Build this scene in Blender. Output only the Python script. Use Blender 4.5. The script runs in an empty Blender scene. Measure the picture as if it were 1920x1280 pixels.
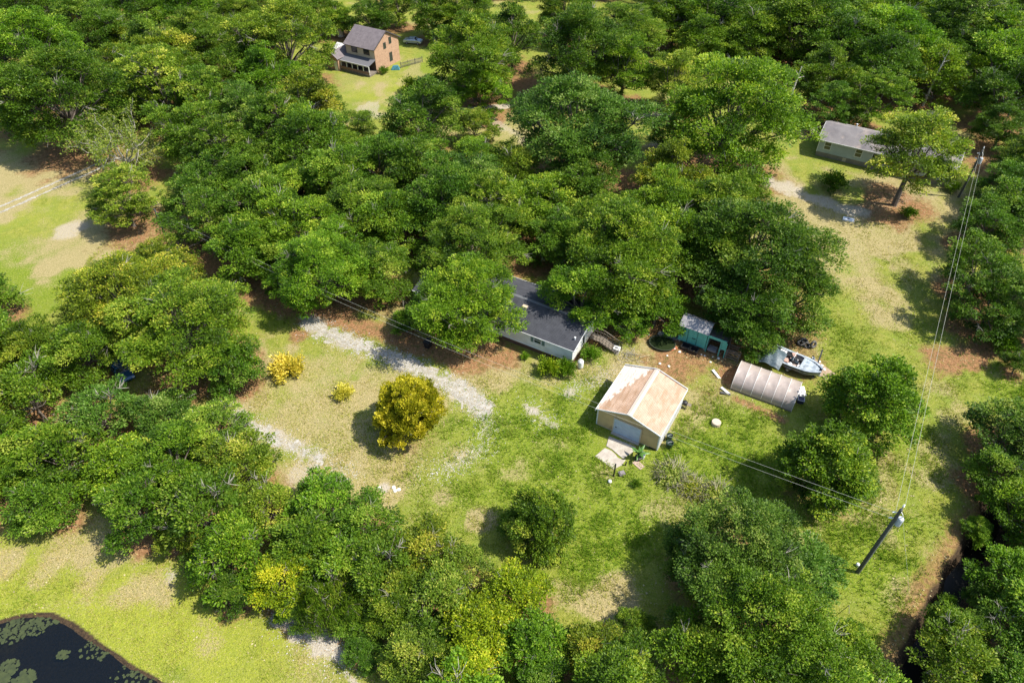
import bpy, math, random
import numpy as np
from mathutils import Vector, Matrix

# ---------------------------------------------------------------- camera, sky, sun, exposure
SC = bpy.context.scene
COL = SC.collection
CAM_H = 60.0
PITCH = math.radians(43.3)
cam_data = bpy.data.cameras.new('camera')
cam = bpy.data.objects.new('camera', cam_data)
COL.objects.link(cam)
cam.location = (0, 0, CAM_H)
cam.rotation_euler = (math.pi/2-PITCH, 0, 0)
cam_data.sensor_width = 36.0
cam_data.lens = 24.0
cam_data.clip_start = 0.5
cam_data.clip_end = 20000
SC.camera = cam

SUN_EL = math.radians(55)
SUN_DIR = Vector((0.98*math.cos(SUN_EL), -0.19*math.cos(SUN_EL), math.sin(SUN_EL))).normalized()
world = bpy.data.worlds.new('World')
SC.world = world
world.use_nodes = True
wn = world.node_tree
bg = wn.nodes['Background']
sky = wn.nodes.new('ShaderNodeTexSky')
sky.sky_type = 'NISHITA'
sky.sun_disc = False
sky.sun_elevation = SUN_EL
sky.sun_rotation = math.atan2(SUN_DIR.x, SUN_DIR.y)
wn.links.new(sky.outputs[0], bg.inputs[0])
bg.inputs[1].default_value = 0.14
sl = bpy.data.lights.new('sun', 'SUN')
sl.energy = 5.0
sl.angle = math.radians(0.5)
sl.color = (1.0, 0.94, 0.84)
sun = bpy.data.objects.new('sun', sl)
COL.objects.link(sun)
sun.rotation_euler = (-SUN_DIR).to_track_quat('-Z', 'Y').to_euler()
SC.view_settings.view_transform = 'Standard'
SC.view_settings.look = 'None'
SC.view_settings.gamma = 1.0
SC.view_settings.use_curve_mapping = False
SC.view_settings.exposure = 0.68

random.seed(7)
rng = np.random.default_rng(11)
PI = math.pi
cosd = lambda a: math.cos(math.radians(a))
sind = lambda a: math.sin(math.radians(a))

# ---------------------------------------------------------------- survey helpers
def at(x, y, z=0.0):
    """point of the photograph -> point of the place at height z"""
    u = (x-960)/1280; v = (y-640)/1280
    dy = math.cos(PITCH)-v*math.sin(PITCH)
    dz = -math.sin(PITCH)-v*math.cos(PITCH)
    t = (z-CAM_H)/dz
    return (u*t, dy*t, z)
def at2(x, y, z=0.0): return at(x, y, z)[:2]

# ---------------------------------------------------------------- object helpers
def tag(o, label=None, cat=None, group=None, kind=None):
    if label: o['label'] = label
    if cat: o['category'] = cat
    if group: o['group'] = group
    if kind: o['kind'] = kind
    return o
def thing(name, label, cat, loc=(0, 0, 0), rz=0.0, group=None):
    o = bpy.data.objects.new(name, None)
    COL.objects.link(o)
    o.empty_display_size = 0.5
    o.location = loc; o.rotation_euler = (0, 0, rz)
    return tag(o, label, cat, group)
def link(name, me, parent=None):
    o = bpy.data.objects.new(name, me)
    COL.objects.link(o)
    if parent: o.parent = parent
    return o
def mesh_np(name, V, F, mats, tint=None, smooth=False, matidx=None):
    """V (n,3), F (m,k) with the same k for all faces"""
    me = bpy.data.meshes.new(name)
    V = np.asarray(V, dtype=np.float32); F = np.asarray(F, dtype=np.int32)
    k = F.shape[1]
    me.vertices.add(len(V)); me.vertices.foreach_set('co', V.ravel())
    me.loops.add(F.size); me.loops.foreach_set('vertex_index', F.ravel())
    me.polygons.add(len(F))
    me.polygons.foreach_set('loop_start', np.arange(0, F.size, k, dtype=np.int32))
    me.polygons.foreach_set('loop_total', np.full(len(F), k, dtype=np.int32))
    if smooth: me.polygons.foreach_set('use_smooth', np.ones(len(F), dtype=bool))
    if matidx is not None: me.polygons.foreach_set('material_index', np.asarray(matidx, dtype=np.int32))
    me.update(calc_edges=True)
    for m in mats: me.materials.append(m)
    if tint is not None:
        a = me.attributes.new('tint', 'FLOAT', 'FACE')
        a.data.foreach_set('value', np.asarray(tint, dtype=np.float32))
    return me
class MB:
    """collects solids and links them as one mesh"""
    def __init__(s): s.v = []; s.f = []
    def add(s, vs, fs):
        n = len(s.v); s.v += [tuple(p) for p in vs]; s.f += [tuple(i+n for i in f) for f in fs]; return s
    def box(s, x0, x1, y0, y1, z0, z1):
        return s.hexa([(x0,y0,z0),(x1,y0,z0),(x1,y1,z0),(x0,y1,z0),(x0,y0,z1),(x1,y0,z1),(x1,y1,z1),(x0,y1,z1)])
    def hexa(s, p):
        return s.add(p, [(0,3,2,1),(4,5,6,7),(0,1,5,4),(1,2,6,5),(2,3,7,6),(3,0,4,7)])
    def bar(s, a, b, w, h=None):
        h = h or w
        a = Vector(a); b = Vector(b); d = (b-a).normalized()
        up = Vector((0,0,1)) if abs(d.z) < .95 else Vector((0,1,0))
        r = d.cross(up).normalized()*w/2; u = r.cross(d).normalized()*h/2
        return s.hexa([a-r-u, a+r-u, b+r-u, b-r-u, a-r+u, a+r+u, b+r+u, b-r+u])
    def tube(s, pts, r, n=6, cap=True):
        pts = [Vector(p) for p in pts]; k = len(pts)
        rr = r if isinstance(r, (list, tuple)) else [r]*k
        base = len(s.v); prev = None
        for i, p in enumerate(pts):
            d = (pts[min(i+1, k-1)]-pts[max(i-1, 0)]).normalized()
            if prev is None:
                prev = d.cross(Vector((0,0,1)) if abs(d.z) < .9 else Vector((1,0,0))).normalized()
            x = (prev-d*prev.dot(d)).normalized(); y = d.cross(x); prev = x
            for j in range(n):
                a = 2*PI*j/n; q = p+(x*math.cos(a)+y*math.sin(a))*rr[i]
                s.v.append(tuple(q))
        for i in range(k-1):
            for j in range(n):
                a = base+i*n+j; b = base+i*n+(j+1) % n
                s.f.append((a, b, b+n, a+n))
        if cap:
            s.f.append(tuple(base+j for j in range(n))[::-1])
            s.f.append(tuple(base+(k-1)*n+j for j in range(n)))
        return s
    def lathe(s, cx, cy, prof, n=14):
        base = len(s.v)
        for r, z in prof:
            for j in range(n):
                a = 2*PI*j/n; s.v.append((cx+r*math.cos(a), cy+r*math.sin(a), z))
        for i in range(len(prof)-1):
            for j in range(n):
                a = base+i*n+j; b = base+i*n+(j+1) % n
                s.f.append((a, b, b+n, a+n))
        s.f.append(tuple(base+j for j in range(n))[::-1])
        s.f.append(tuple(base+(len(prof)-1)*n+j for j in range(n)))
        return s
    def prism(s, poly, z0, z1):
        n = len(poly)
        return s.add([(x, y, z0) for x, y in poly]+[(x, y, z1) for x, y in poly],
            [tuple(range(n))[::-1], tuple(range(n, 2*n))]+[(i, (i+1) % n, n+(i+1) % n, n+i) for i in range(n)])
    def slab(s, quad, t):
        """thick plate below a quad"""
        q = [Vector(p) for p in quad]; nrm = (q[1]-q[0]).cross(q[3]-q[0]).normalized()*t
        return s.hexa([p-nrm for p in q]+q)
    def mesh(s, name, mat, smooth=False):
        me = bpy.data.meshes.new(name); me.from_pydata(s.v, [], s.f); me.update()
        me.materials.append(mat)
        if smooth:
            for p in me.polygons: p.use_smooth = True
        return me
    def build(s, name, mat, parent=None, smooth=False, kind=None, bevel=0, label=None):
        o = link(name, s.mesh(name, mat, smooth), parent)
        if bevel:
            b = o.modifiers.new('bevel', 'BEVEL'); b.width = bevel; b.segments = 1; b.limit_method = 'ANGLE'
        if kind: o['kind'] = kind
        if label: o['label'] = label
        return o

# ---------------------------------------------------------------- materials
MATS = {}
def mat(name, col, rough=.7, col2=None, scale=3.0, metal=0.0, bump=0.0, bscale=None, spec=None, stretch=None, detail=6, lo=.35, hi=.65, col3=None, scale3=8.0, thr3=(.55, .7)):
    if name in MATS: return MATS[name]
    m = bpy.data.materials.new(name); m.use_nodes = True
    nt = m.node_tree; N = nt.nodes; L = nt.links
    b = N['Principled BSDF']
    b.inputs['Base Color'].default_value = (*col, 1); b.inputs['Roughness'].default_value = rough
    b.inputs['Metallic'].default_value = metal
    if spec is not None: b.inputs['Specular IOR Level'].default_value = spec
    tc = N.new('ShaderNodeTexCoord'); src = tc.outputs['Object']
    if stretch:
        mp = N.new('ShaderNodeMapping'); mp.inputs['Scale'].default_value = stretch
        L.new(src, mp.inputs[0]); src = mp.outputs[0]
    if col2:
        n = N.new('ShaderNodeTexNoise'); n.inputs['Scale'].default_value = scale; n.inputs['Detail'].default_value = detail
        L.new(src, n.inputs['Vector'])
        mr = N.new('ShaderNodeMapRange'); mr.inputs[1].default_value = lo; mr.inputs[2].default_value = hi
        L.new(n.outputs[0], mr.inputs[0])
        mx = N.new('ShaderNodeMix'); mx.data_type = 'RGBA'
        mx.inputs[6].default_value = (*col, 1); mx.inputs[7].default_value = (*col2, 1)
        L.new(mr.outputs[0], mx.inputs[0]); out = mx.outputs[2]
        if col3:
            n3 = N.new('ShaderNodeTexNoise'); n3.inputs['Scale'].default_value = scale3; n3.inputs['Detail'].default_value = 8
            L.new(src, n3.inputs['Vector'])
            m3 = N.new('ShaderNodeMapRange'); m3.inputs[1].default_value = thr3[0]; m3.inputs[2].default_value = thr3[1]
            L.new(n3.outputs[0], m3.inputs[0])
            x3 = N.new('ShaderNodeMix'); x3.data_type = 'RGBA'
            L.new(out, x3.inputs[6]); x3.inputs[7].default_value = (*col3, 1); L.new(m3.outputs[0], x3.inputs[0]); out = x3.outputs[2]
        L.new(out, b.inputs['Base Color'])
    if bump:
        n2 = N.new('ShaderNodeTexNoise'); n2.inputs['Scale'].default_value = bscale or scale*3; n2.inputs['Detail'].default_value = 6
        L.new(src, n2.inputs['Vector'])
        bp = N.new('ShaderNodeBump'); bp.inputs['Strength'].default_value = bump; bp.inputs['Distance'].default_value = .05
        L.new(n2.outputs[0], bp.inputs['Height']); L.new(bp.outputs[0], b.inputs['Normal'])
    MATS[name] = m
    return m

def leaf_material(name, stops, trans=.32, rough=.5):
    """per-leaf colour from the 'tint' attribute, multiplied by the tree's own object colour"""
    m = bpy.data.materials.new(name); m.use_nodes = True
    nt = m.node_tree; N = nt.nodes; L = nt.links
    b = N['Principled BSDF']; out = N['Material Output']
    at_ = N.new('ShaderNodeAttribute'); at_.attribute_name = 'tint'
    r = N.new('ShaderNodeValToRGB'); el = r.color_ramp.elements
    el[0].position = stops[0][0]; el[0].color = (*stops[0][1], 1)
    el[1].position = stops[-1][0]; el[1].color = (*stops[-1][1], 1)
    for p, c in stops[1:-1]:
        e = el.new(p); e.color = (*c, 1)
    L.new(at_.outputs['Fac'], r.inputs[0])
    oi = N.new('ShaderNodeObjectInfo')
    mx = N.new('ShaderNodeMix'); mx.data_type = 'RGBA'; mx.blend_type = 'MULTIPLY'; mx.inputs[0].default_value = 1
    L.new(r.outputs[0], mx.inputs[6]); L.new(oi.outputs['Color'], mx.inputs[7])
    L.new(mx.outputs[2], b.inputs['Base Color'])
    b.inputs['Roughness'].default_value = rough; b.inputs['Specular IOR Level'].default_value = .2
    t = N.new('ShaderNodeBsdfTranslucent')
    g = N.new('ShaderNodeMix'); g.data_type = 'RGBA'; g.blend_type = 'MULTIPLY'; g.inputs[0].default_value = 1
    L.new(mx.outputs[2], g.inputs[6]); g.inputs[7].default_value = (1.35, 1.5, .6, 1)
    L.new(g.outputs[2], t.inputs[0])
    ms = N.new('ShaderNodeMixShader'); ms.inputs[0].default_value = trans
    L.new(b.outputs[0], ms.inputs[1]); L.new(t.outputs[0], ms.inputs[2]); L.new(ms.outputs[0], out.inputs[0])
    return m
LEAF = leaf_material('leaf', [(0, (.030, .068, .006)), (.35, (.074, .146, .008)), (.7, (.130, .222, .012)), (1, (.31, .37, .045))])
LEAFY = leaf_material('yellow_leaf', [(0, (.12, .13, .012)), (.35, (.30, .26, .02)), (.7, (.56, .44, .04)), (1, (.78, .62, .12))])
BARK = mat('bark', (.16, .135, .11), .9, (.09, .07, .055), 4, bump=.5)
TWIG = mat('pale_branch', (.38, .36, .30), .85, (.24, .22, .18), 3)

# ---------------------------------------------------------------- value noise for masks
_tab = rng.random((256, 256))
def vnoise(x, y):
    xi = np.floor(x).astype(int); yi = np.floor(y).astype(int)
    fx = x-xi; fy = y-yi; fx = fx*fx*(3-2*fx); fy = fy*fy*(3-2*fy)
    g = lambda a, b: _tab[a & 255, b & 255]
    return (g(xi, yi)*(1-fx)+g(xi+1, yi)*fx)*(1-fy)+(g(xi, yi+1)*(1-fx)+g(xi+1, yi+1)*fx)*fy
def fbm(x, y, s, o=4):
    r = 0; a = 1; t = 0
    for i in range(o):
        r = r+a*vnoise(x*s+17.3*i, y*s+5.1*i); t += a; a *= .5; s *= 2.03
    return r/t
def seg_dist(X, Y, pts):
    d = np.full(X.shape, 1e9)
    for (ax, ay), (bx, by) in zip(pts[:-1], pts[1:]):
        vx, vy = bx-ax, by-ay; L2 = vx*vx+vy*vy+1e-9
        t = np.clip(((X-ax)*vx+(Y-ay)*vy)/L2, 0, 1)
        d = np.minimum(d, np.hypot(X-ax-t*vx, Y-ay-t*vy))
    return d
def inside(X, Y, poly):
    r = np.zeros(X.shape, dtype=bool); n = len(poly)
    for i in range(n):
        (x1, y1), (x2, y2) = poly[i], poly[(i+1) % n]
        c = ((y1 > Y) != (y2 > Y)) & (X < (x2-x1)*(Y-y1)/(y2-y1+1e-12)+x1)
        r ^= c
    return r
def sstep(a, b, x):
    t = np.clip((x-a)/(b-a), 0, 1); return t*t*(3-2*t)

# ---------------------------------------------------------------- tree builder
def unit(v): return v/np.maximum(np.linalg.norm(v, axis=-1, keepdims=True), 1e-9)
def sph(n, r, zmin=-1.0):
    """roughly even directions with z >= zmin"""
    i = np.arange(n)+.5
    z = 1-(1-zmin)*i/n
    a = i*2.39996+r.random()*6.28
    q = np.sqrt(np.maximum(0, 1-z*z))
    d = np.stack([q*np.cos(a), q*np.sin(a), z], 1)
    return unit(d+r.normal(0, .22, d.shape))

def crown_mesh(seed, R=6.0, hz=4.2, z0=2.6, nl=11, nc=11, per=190, cr=1.05, ls=.31, bare=.035, kind='broad', lobe=.36, mats=None):
    """a crown and its limbs as two meshes, built round the axis with the tree's foot at the origin"""
    r = np.random.default_rng(seed)
    zc = z0+hz*.62
    D = sph(nl, r, -.62 if kind != 'cone' else -.85)
    D = np.vstack([D, [[.1, .05, 1.0]]]) if kind in ('broad', 'willow') else D
    off = r.uniform(.46, .80, (len(D), 1)) if kind in ('cone', 'plume') else np.clip(r.normal(.68, .14, (len(D), 1)), .4, .98)
    Lc = D*off*np.array([R, R, hz]) + np.array([0, 0, zc])
    if kind in ('cone', 'plume'):       # narrower towards the top
        f = 1-.55*np.clip((Lc[:, 2:3]-zc)/hz, 0, 1)
        Lc[:, :2] *= f
    Lr = R*lobe*r.uniform(.72, 1.25, len(D))
    clumps = []; crad = []; owner = []
    for i in range(len(D)):
        n = max(4, int(nc*(Lr[i]/(R*lobe))**1.6))
        d = sph(n, r, -.45)
        d = unit(d+.5*unit(Lc[i]-np.array([0, 0, zc-1]))+np.array([0, 0, .05]))
        c = Lc[i]+d*Lr[i]*r.uniform(.62, 1.35, (n, 1))*np.array([1, 1, .9])
        clumps.append(c); crad.append(cr*r.uniform(.6, 1.35, n)); owner += [i]*n
    C = np.vstack(clumps); CR = np.concatenate(crad); owner = np.array(owner)
    keep = C[:, 2] > .5
    C = C[keep]; CR = CR[keep]; owner = owner[keep]
    isbare = r.random(len(C)) < bare
    Vs = []; Ts = []
    ctr = np.array([0, 0, zc-1.0])
    shade = r.normal(0, .18, len(C))+r.normal(0, .12, len(D))[owner]
    for k in range(len(C)):
        if isbare[k]: continue
        n = int(per*1.5*(CR[k]/cr)**1.7)
        d = unit(r.normal(0, 1, (n, 3))+np.array([0, 0, .35]))
        rad = CR[k]*1.15*r.random((n, 1))**.5
        # star-shaped tufts: leaves gather along a few twigs
        tw = sph(9, r, -.5)
        w = tw[r.integers(0, len(tw), n)]
        d = unit(d*.75+w*r.uniform(.6, 2.6, (n, 1)))
        p = C[k]+d*rad*np.array([1.15, 1.15, .55])
        out = unit(d+.5*unit(C[k]-ctr))
        if kind == 'willow':
            ax = unit(np.array([0, 0, -1.0])+.25*r.normal(0, 1, (n, 3)))
            p[:, 2] -= r.random(n)*1.2
        elif kind == 'plume':
            ax = unit(out*.7+r.normal(0, .25, (n, 3))+np.array([0, 0, .8]))
        else:
            ax = unit(out*1.2+r.normal(0, .45, (n, 3))+np.array([0, 0, -.15]))
        nr = unit(np.array([0, 0, 1.0])+.6*out+r.normal(0, .38, (n, 3)))
        sd = unit(np.cross(ax, nr))
        l = ls*r.uniform(.6, 1.35, (n, 1)); wd = l*(.27 if kind != 'willow' else .12)
        if kind == 'willow': l = l*2.2
        b = p-ax*l*.5; t = p+ax*l*.5; mid = p+np.cross(sd, ax)*l*.08
        Vs.append(np.stack([b, mid+sd*wd, t, mid-sd*wd], 1).reshape(-1, 3))
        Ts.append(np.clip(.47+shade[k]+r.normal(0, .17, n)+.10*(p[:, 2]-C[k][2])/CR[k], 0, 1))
    V = np.vstack(Vs); T = np.concatenate(Ts)
    F = np.arange(len(V)).reshape(-1, 4)
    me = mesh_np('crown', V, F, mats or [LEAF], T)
    # trunk and limbs
    mb = MB()
    tr = .045*R+.05
    lean = r.normal(0, .25, 2)
    top = np.array([lean[0], lean[1], z0+hz*.35])
    mb.tube([(0, 0, -.4), (0, 0, .15), (lean[0]*.3, lean[1]*.3, z0*.5), tuple(top)], [tr*1.7, tr*1.15, tr, tr*.75], 8)
    for i in range(len(D)):
        s = top*r.uniform(.72, 1.0); e = Lc[i]
        m = (s+e)/2+np.array([0, 0, -.12*R*.3])+r.normal(0, .25, 3)
        rr = tr*.42
        mb.tube([s, m, e], [rr, rr*.75, rr*.45], 5, False)
        idx = np.where(owner == i)[0]
        for k in idx:
            if not isbare[k] and r.random() > .55: continue
            q = C[k]+unit(C[k]-Lc[i])*(CR[k]*.6)
            mm = (e+q)/2+r.normal(0, .15, 3)
            mb.tube([e, mm, q], [rr*.38, .035, .018], 4, False)
    nb = len(mb.f)
    for k in range(len(C)):        # bare pale twigs where the leaves are missing, and a few tips that stand out
        if isbare[k] or r.random() < .03:
            e = C[k]-unit(C[k]-Lc[owner[k]])*CR[k]*.6
            for _ in range(5 if isbare[k] else 2):
                q = C[k]+unit(r.normal(0, 1, 3)+unit(C[k]-ctr)*1.2)*CR[k]*r.uniform(.8, 1.3)
                mm = (e+q)/2+r.normal(0, .12, 3)
                mb.tube([e, mm, q], [.036, .025, .012], 3, False)
    tm = mb.mesh('trunk', BARK)
    tm.materials.append(TWIG)
    mi = np.zeros(len(mb.f), dtype=np.int32); mi[nb:] = 1
    tm.polygons.foreach_set('material_index', mi)
    return me, tm, R

def shrub_mesh(seed, R=1.2, h=1.6, n=2600, ls=.16, mats=None, spiky=.3, flat=0):
    r = np.random.default_rng(seed)
    k = 16
    tw = sph(k, r, -.1)
    tl = r.uniform(.7, 1.15, k)
    j = r.integers(0, k, n)
    f = r.random((n, 1))**.5
    p = tw[j]*tl[j][:, None]*f*np.array([R, R, h*.62])+r.normal(0, .16*R, (n, 3))
    p[:, 2] = np.abs(p[:, 2]+h*.38)
    out = unit(p-np.array([0, 0, h*.3]))
    ax = unit(out+r.normal(0, .45, (n, 3))+np.array([0, 0, spiky]))
    nr = unit(np.array([0, 0, .8])+out*.5+r.normal(0, .5, (n, 3)))
    sd = unit(np.cross(ax, nr)); l = ls*r.uniform(.6, 1.5, (n, 1)); wd = l*.28
    V = np.stack([p-ax*l*.5, p+sd*wd, p+ax*l*.5, p-sd*wd], 1).reshape(-1, 3)
    T = np.clip(.5+r.normal(0, .16, n)+r.normal(0, .1, k)[j]+.15*(p[:, 2]/h-.5), 0, 1)
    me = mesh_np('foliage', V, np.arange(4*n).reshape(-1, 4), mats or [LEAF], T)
    mb = MB()
    for i in range(7):
        a = i*.9+r.random(); q = (R*.5*math.cos(a), R*.5*math.sin(a), h*.55)
        mb.tube([(0, 0, -.1), (q[0]*.4, q[1]*.4, h*.25), q], [.05, .035, .015], 4, False)
    return me, mb.mesh('stem', BARK), R

def dead_mesh(seed, R=6.0, h=9.0, nleaf=9000):
    """a dying tree: many bare pale limbs with thin grey-green tufts"""
    r = np.random.default_rng(seed)
    mb = MB(); tips = []
    def grow(p, d, l, rad, lev):
        p = np.array(p, float); d = np.array(d, float)
        m = p+d*l*.5+r.normal(0, .06*l, 3); q = p+d*l+r.normal(0, .05*l, 3)
        mb.tube([p, m, q], [rad, rad*.8, rad*.55], 4 if lev > 1 else 6, False)
        if lev >= 2: tips.append(q); tips.append(m)
        if lev < 5:
            for i in range(3 if lev < 3 else 2+int(r.random() < .5)):
                nd = unit(d*.9+r.normal(0, .62, 3)+np.array([0, 0, .06]))
                grow(q if i else m, nd, l*r.uniform(.62, .82), rad*.55, lev+1)
    for i in range(6):
        a = i*1.05+r.random()*.5
        grow((0, 0, h*.22), unit(np.array([math.cos(a), math.sin(a), .75])), h*.30, .15, 1)
    mb.tube([(0, 0, -.3), (.1, 0, h*.12), (0, .1, h*.25)], [.34, .26, .2], 8)
    tm = mb.mesh('trunk', TWIG)
    P = np.array(tips); n = nleaf
    j = r.integers(0, len(P), n)
    p = P[j]+r.normal(0, .32, (n, 3))
    ax = unit(r.normal(0, 1, (n, 3))); nr = unit(r.normal(0, .6, (n, 3))+np.array([0, 0, 1])); sd = unit(np.cross(ax, nr))
    l = .26*r.uniform(.6, 1.3, (n, 1)); wd = l*.24
    V = np.stack([p-ax*l*.5, p+sd*wd, p+ax*l*.5, p-sd*wd], 1).reshape(-1, 3)
    me = mesh_np('crown', V, np.arange(4*n).reshape(-1, 4), [LEAF], np.clip(r.normal(.6, .15, n), 0, 1))
    return me, tm, float(np.percentile(np.hypot(P[:, 0], P[:, 1]), 92))

VAR = {
 'M': [crown_mesh(s, 6, 5.6, 1.6, 18, 11, 105, 1.0, lobe=.33) for s in (1, 2, 3, 4)] + [crown_mesh(5, 6, 5.2, 1.8, 15, 10, 100, 1.0, bare=.16, lobe=.33), crown_mesh(6, 6, 6.8, 1.8, 20, 10, 105, 1.0, lobe=.32), crown_mesh(7, 6, 6.2, 1.4, 13, 14, 105, .85, lobe=.42)],
 'L': [crown_mesh(s, 9.2, 8.2, 2.2, 32, 14, 108, 1.1, lobe=.26) for s in (11, 12)] + [crown_mesh(13, 9.2, 7.6, 2.4, 28, 13, 105, 1.1, lobe=.26, bare=.12)],
 'T': [crown_mesh(14, 7, 6.4, 4.4, 20, 12, 110, 1.0, lobe=.28, bare=.08)],
 'S': [crown_mesh(s, 3.6, 3.8, .7, 12, 9, 85, .72, .27, lobe=.36) for s in (21, 22, 23)] + [crown_mesh(24, 3.6, 3.6, .8, 10, 8, 85, .72, .27, bare=.14, lobe=.42)],
 'C': [crown_mesh(s, 4.6, 5.4, .4, 34, 9, 90, .62, .24, bare=0, kind='cone', lobe=.25) for s in (31, 32)],
 'W': [crown_mesh(41, 4.0, 3.6, 2.0, 12, 8, 110, .8, .3, kind='willow')],
 'D': [dead_mesh(51)],
 'Y': [crown_mesh(61, 3.3, 3.9, .2, 40, 9, 90, .42, .24, bare=0, kind='plume', lobe=.2, mats=[LEAFY])],
 'B': [shrub_mesh(s) for s in (71, 72)],
 'YB': [shrub_mesh(81, 1.6, 1.9, 3200, .24, [LEAFY], .6)],
}
NATZ_OLD = {'T': 10.0, 'M': 4.6, 'L': 5.9, 'S': 2.9, 'C': 3.6, 'W': 3.4, 'D': 6.0, 'Y': 1.9, 'B': .8, 'YB': .9}
TINT = {'m': (1, 1, 1), 'k': (.72, .82, .85), 'b': (1.22, 1.2, 1.0), 'p': (1.55, 1.3, 1.8), 'u': (.90, .97, 1.7),
        'o': (1.45, 1.15, 1.25), 'y': (1.9, 1.5, .8), 'l': (1.12, 1.2, .9), 'g': (1.45, 1.15, 2.4), 'Y': (1.15, 1.2, 1.7), 'O': (1.12, 1.28, .9)}
WORD = {'m': 'mid green', 'k': 'dark green', 'b': 'bright green', 'p': 'pale green', 'u': 'bluish green', 'o': 'olive green',
        'y': 'yellow-green', 'l': 'lush green', 'g': 'greyish', 'Y': 'golden', 'O': 'golden'}

NATZ = {}; RAD = {}
for k_, l_ in VAR.items():          # true middle height and radius of each kind of crown
    zs = []; rs = []
    for me_, _, _ in l_:
        co = np.empty(len(me_.vertices)*3, dtype=np.float32); me_.vertices.foreach_get('co', co); co = co.reshape(-1, 3)
        zs.append((np.percentile(co[:, 2], 3)+np.percentile(co[:, 2], 98))/2); rs.append(np.percentile(np.hypot(co[:, 0], co[:, 1]), 96))
    NATZ[k_] = float(np.mean(zs)); RAD[k_] = float(np.mean(rs))
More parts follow.
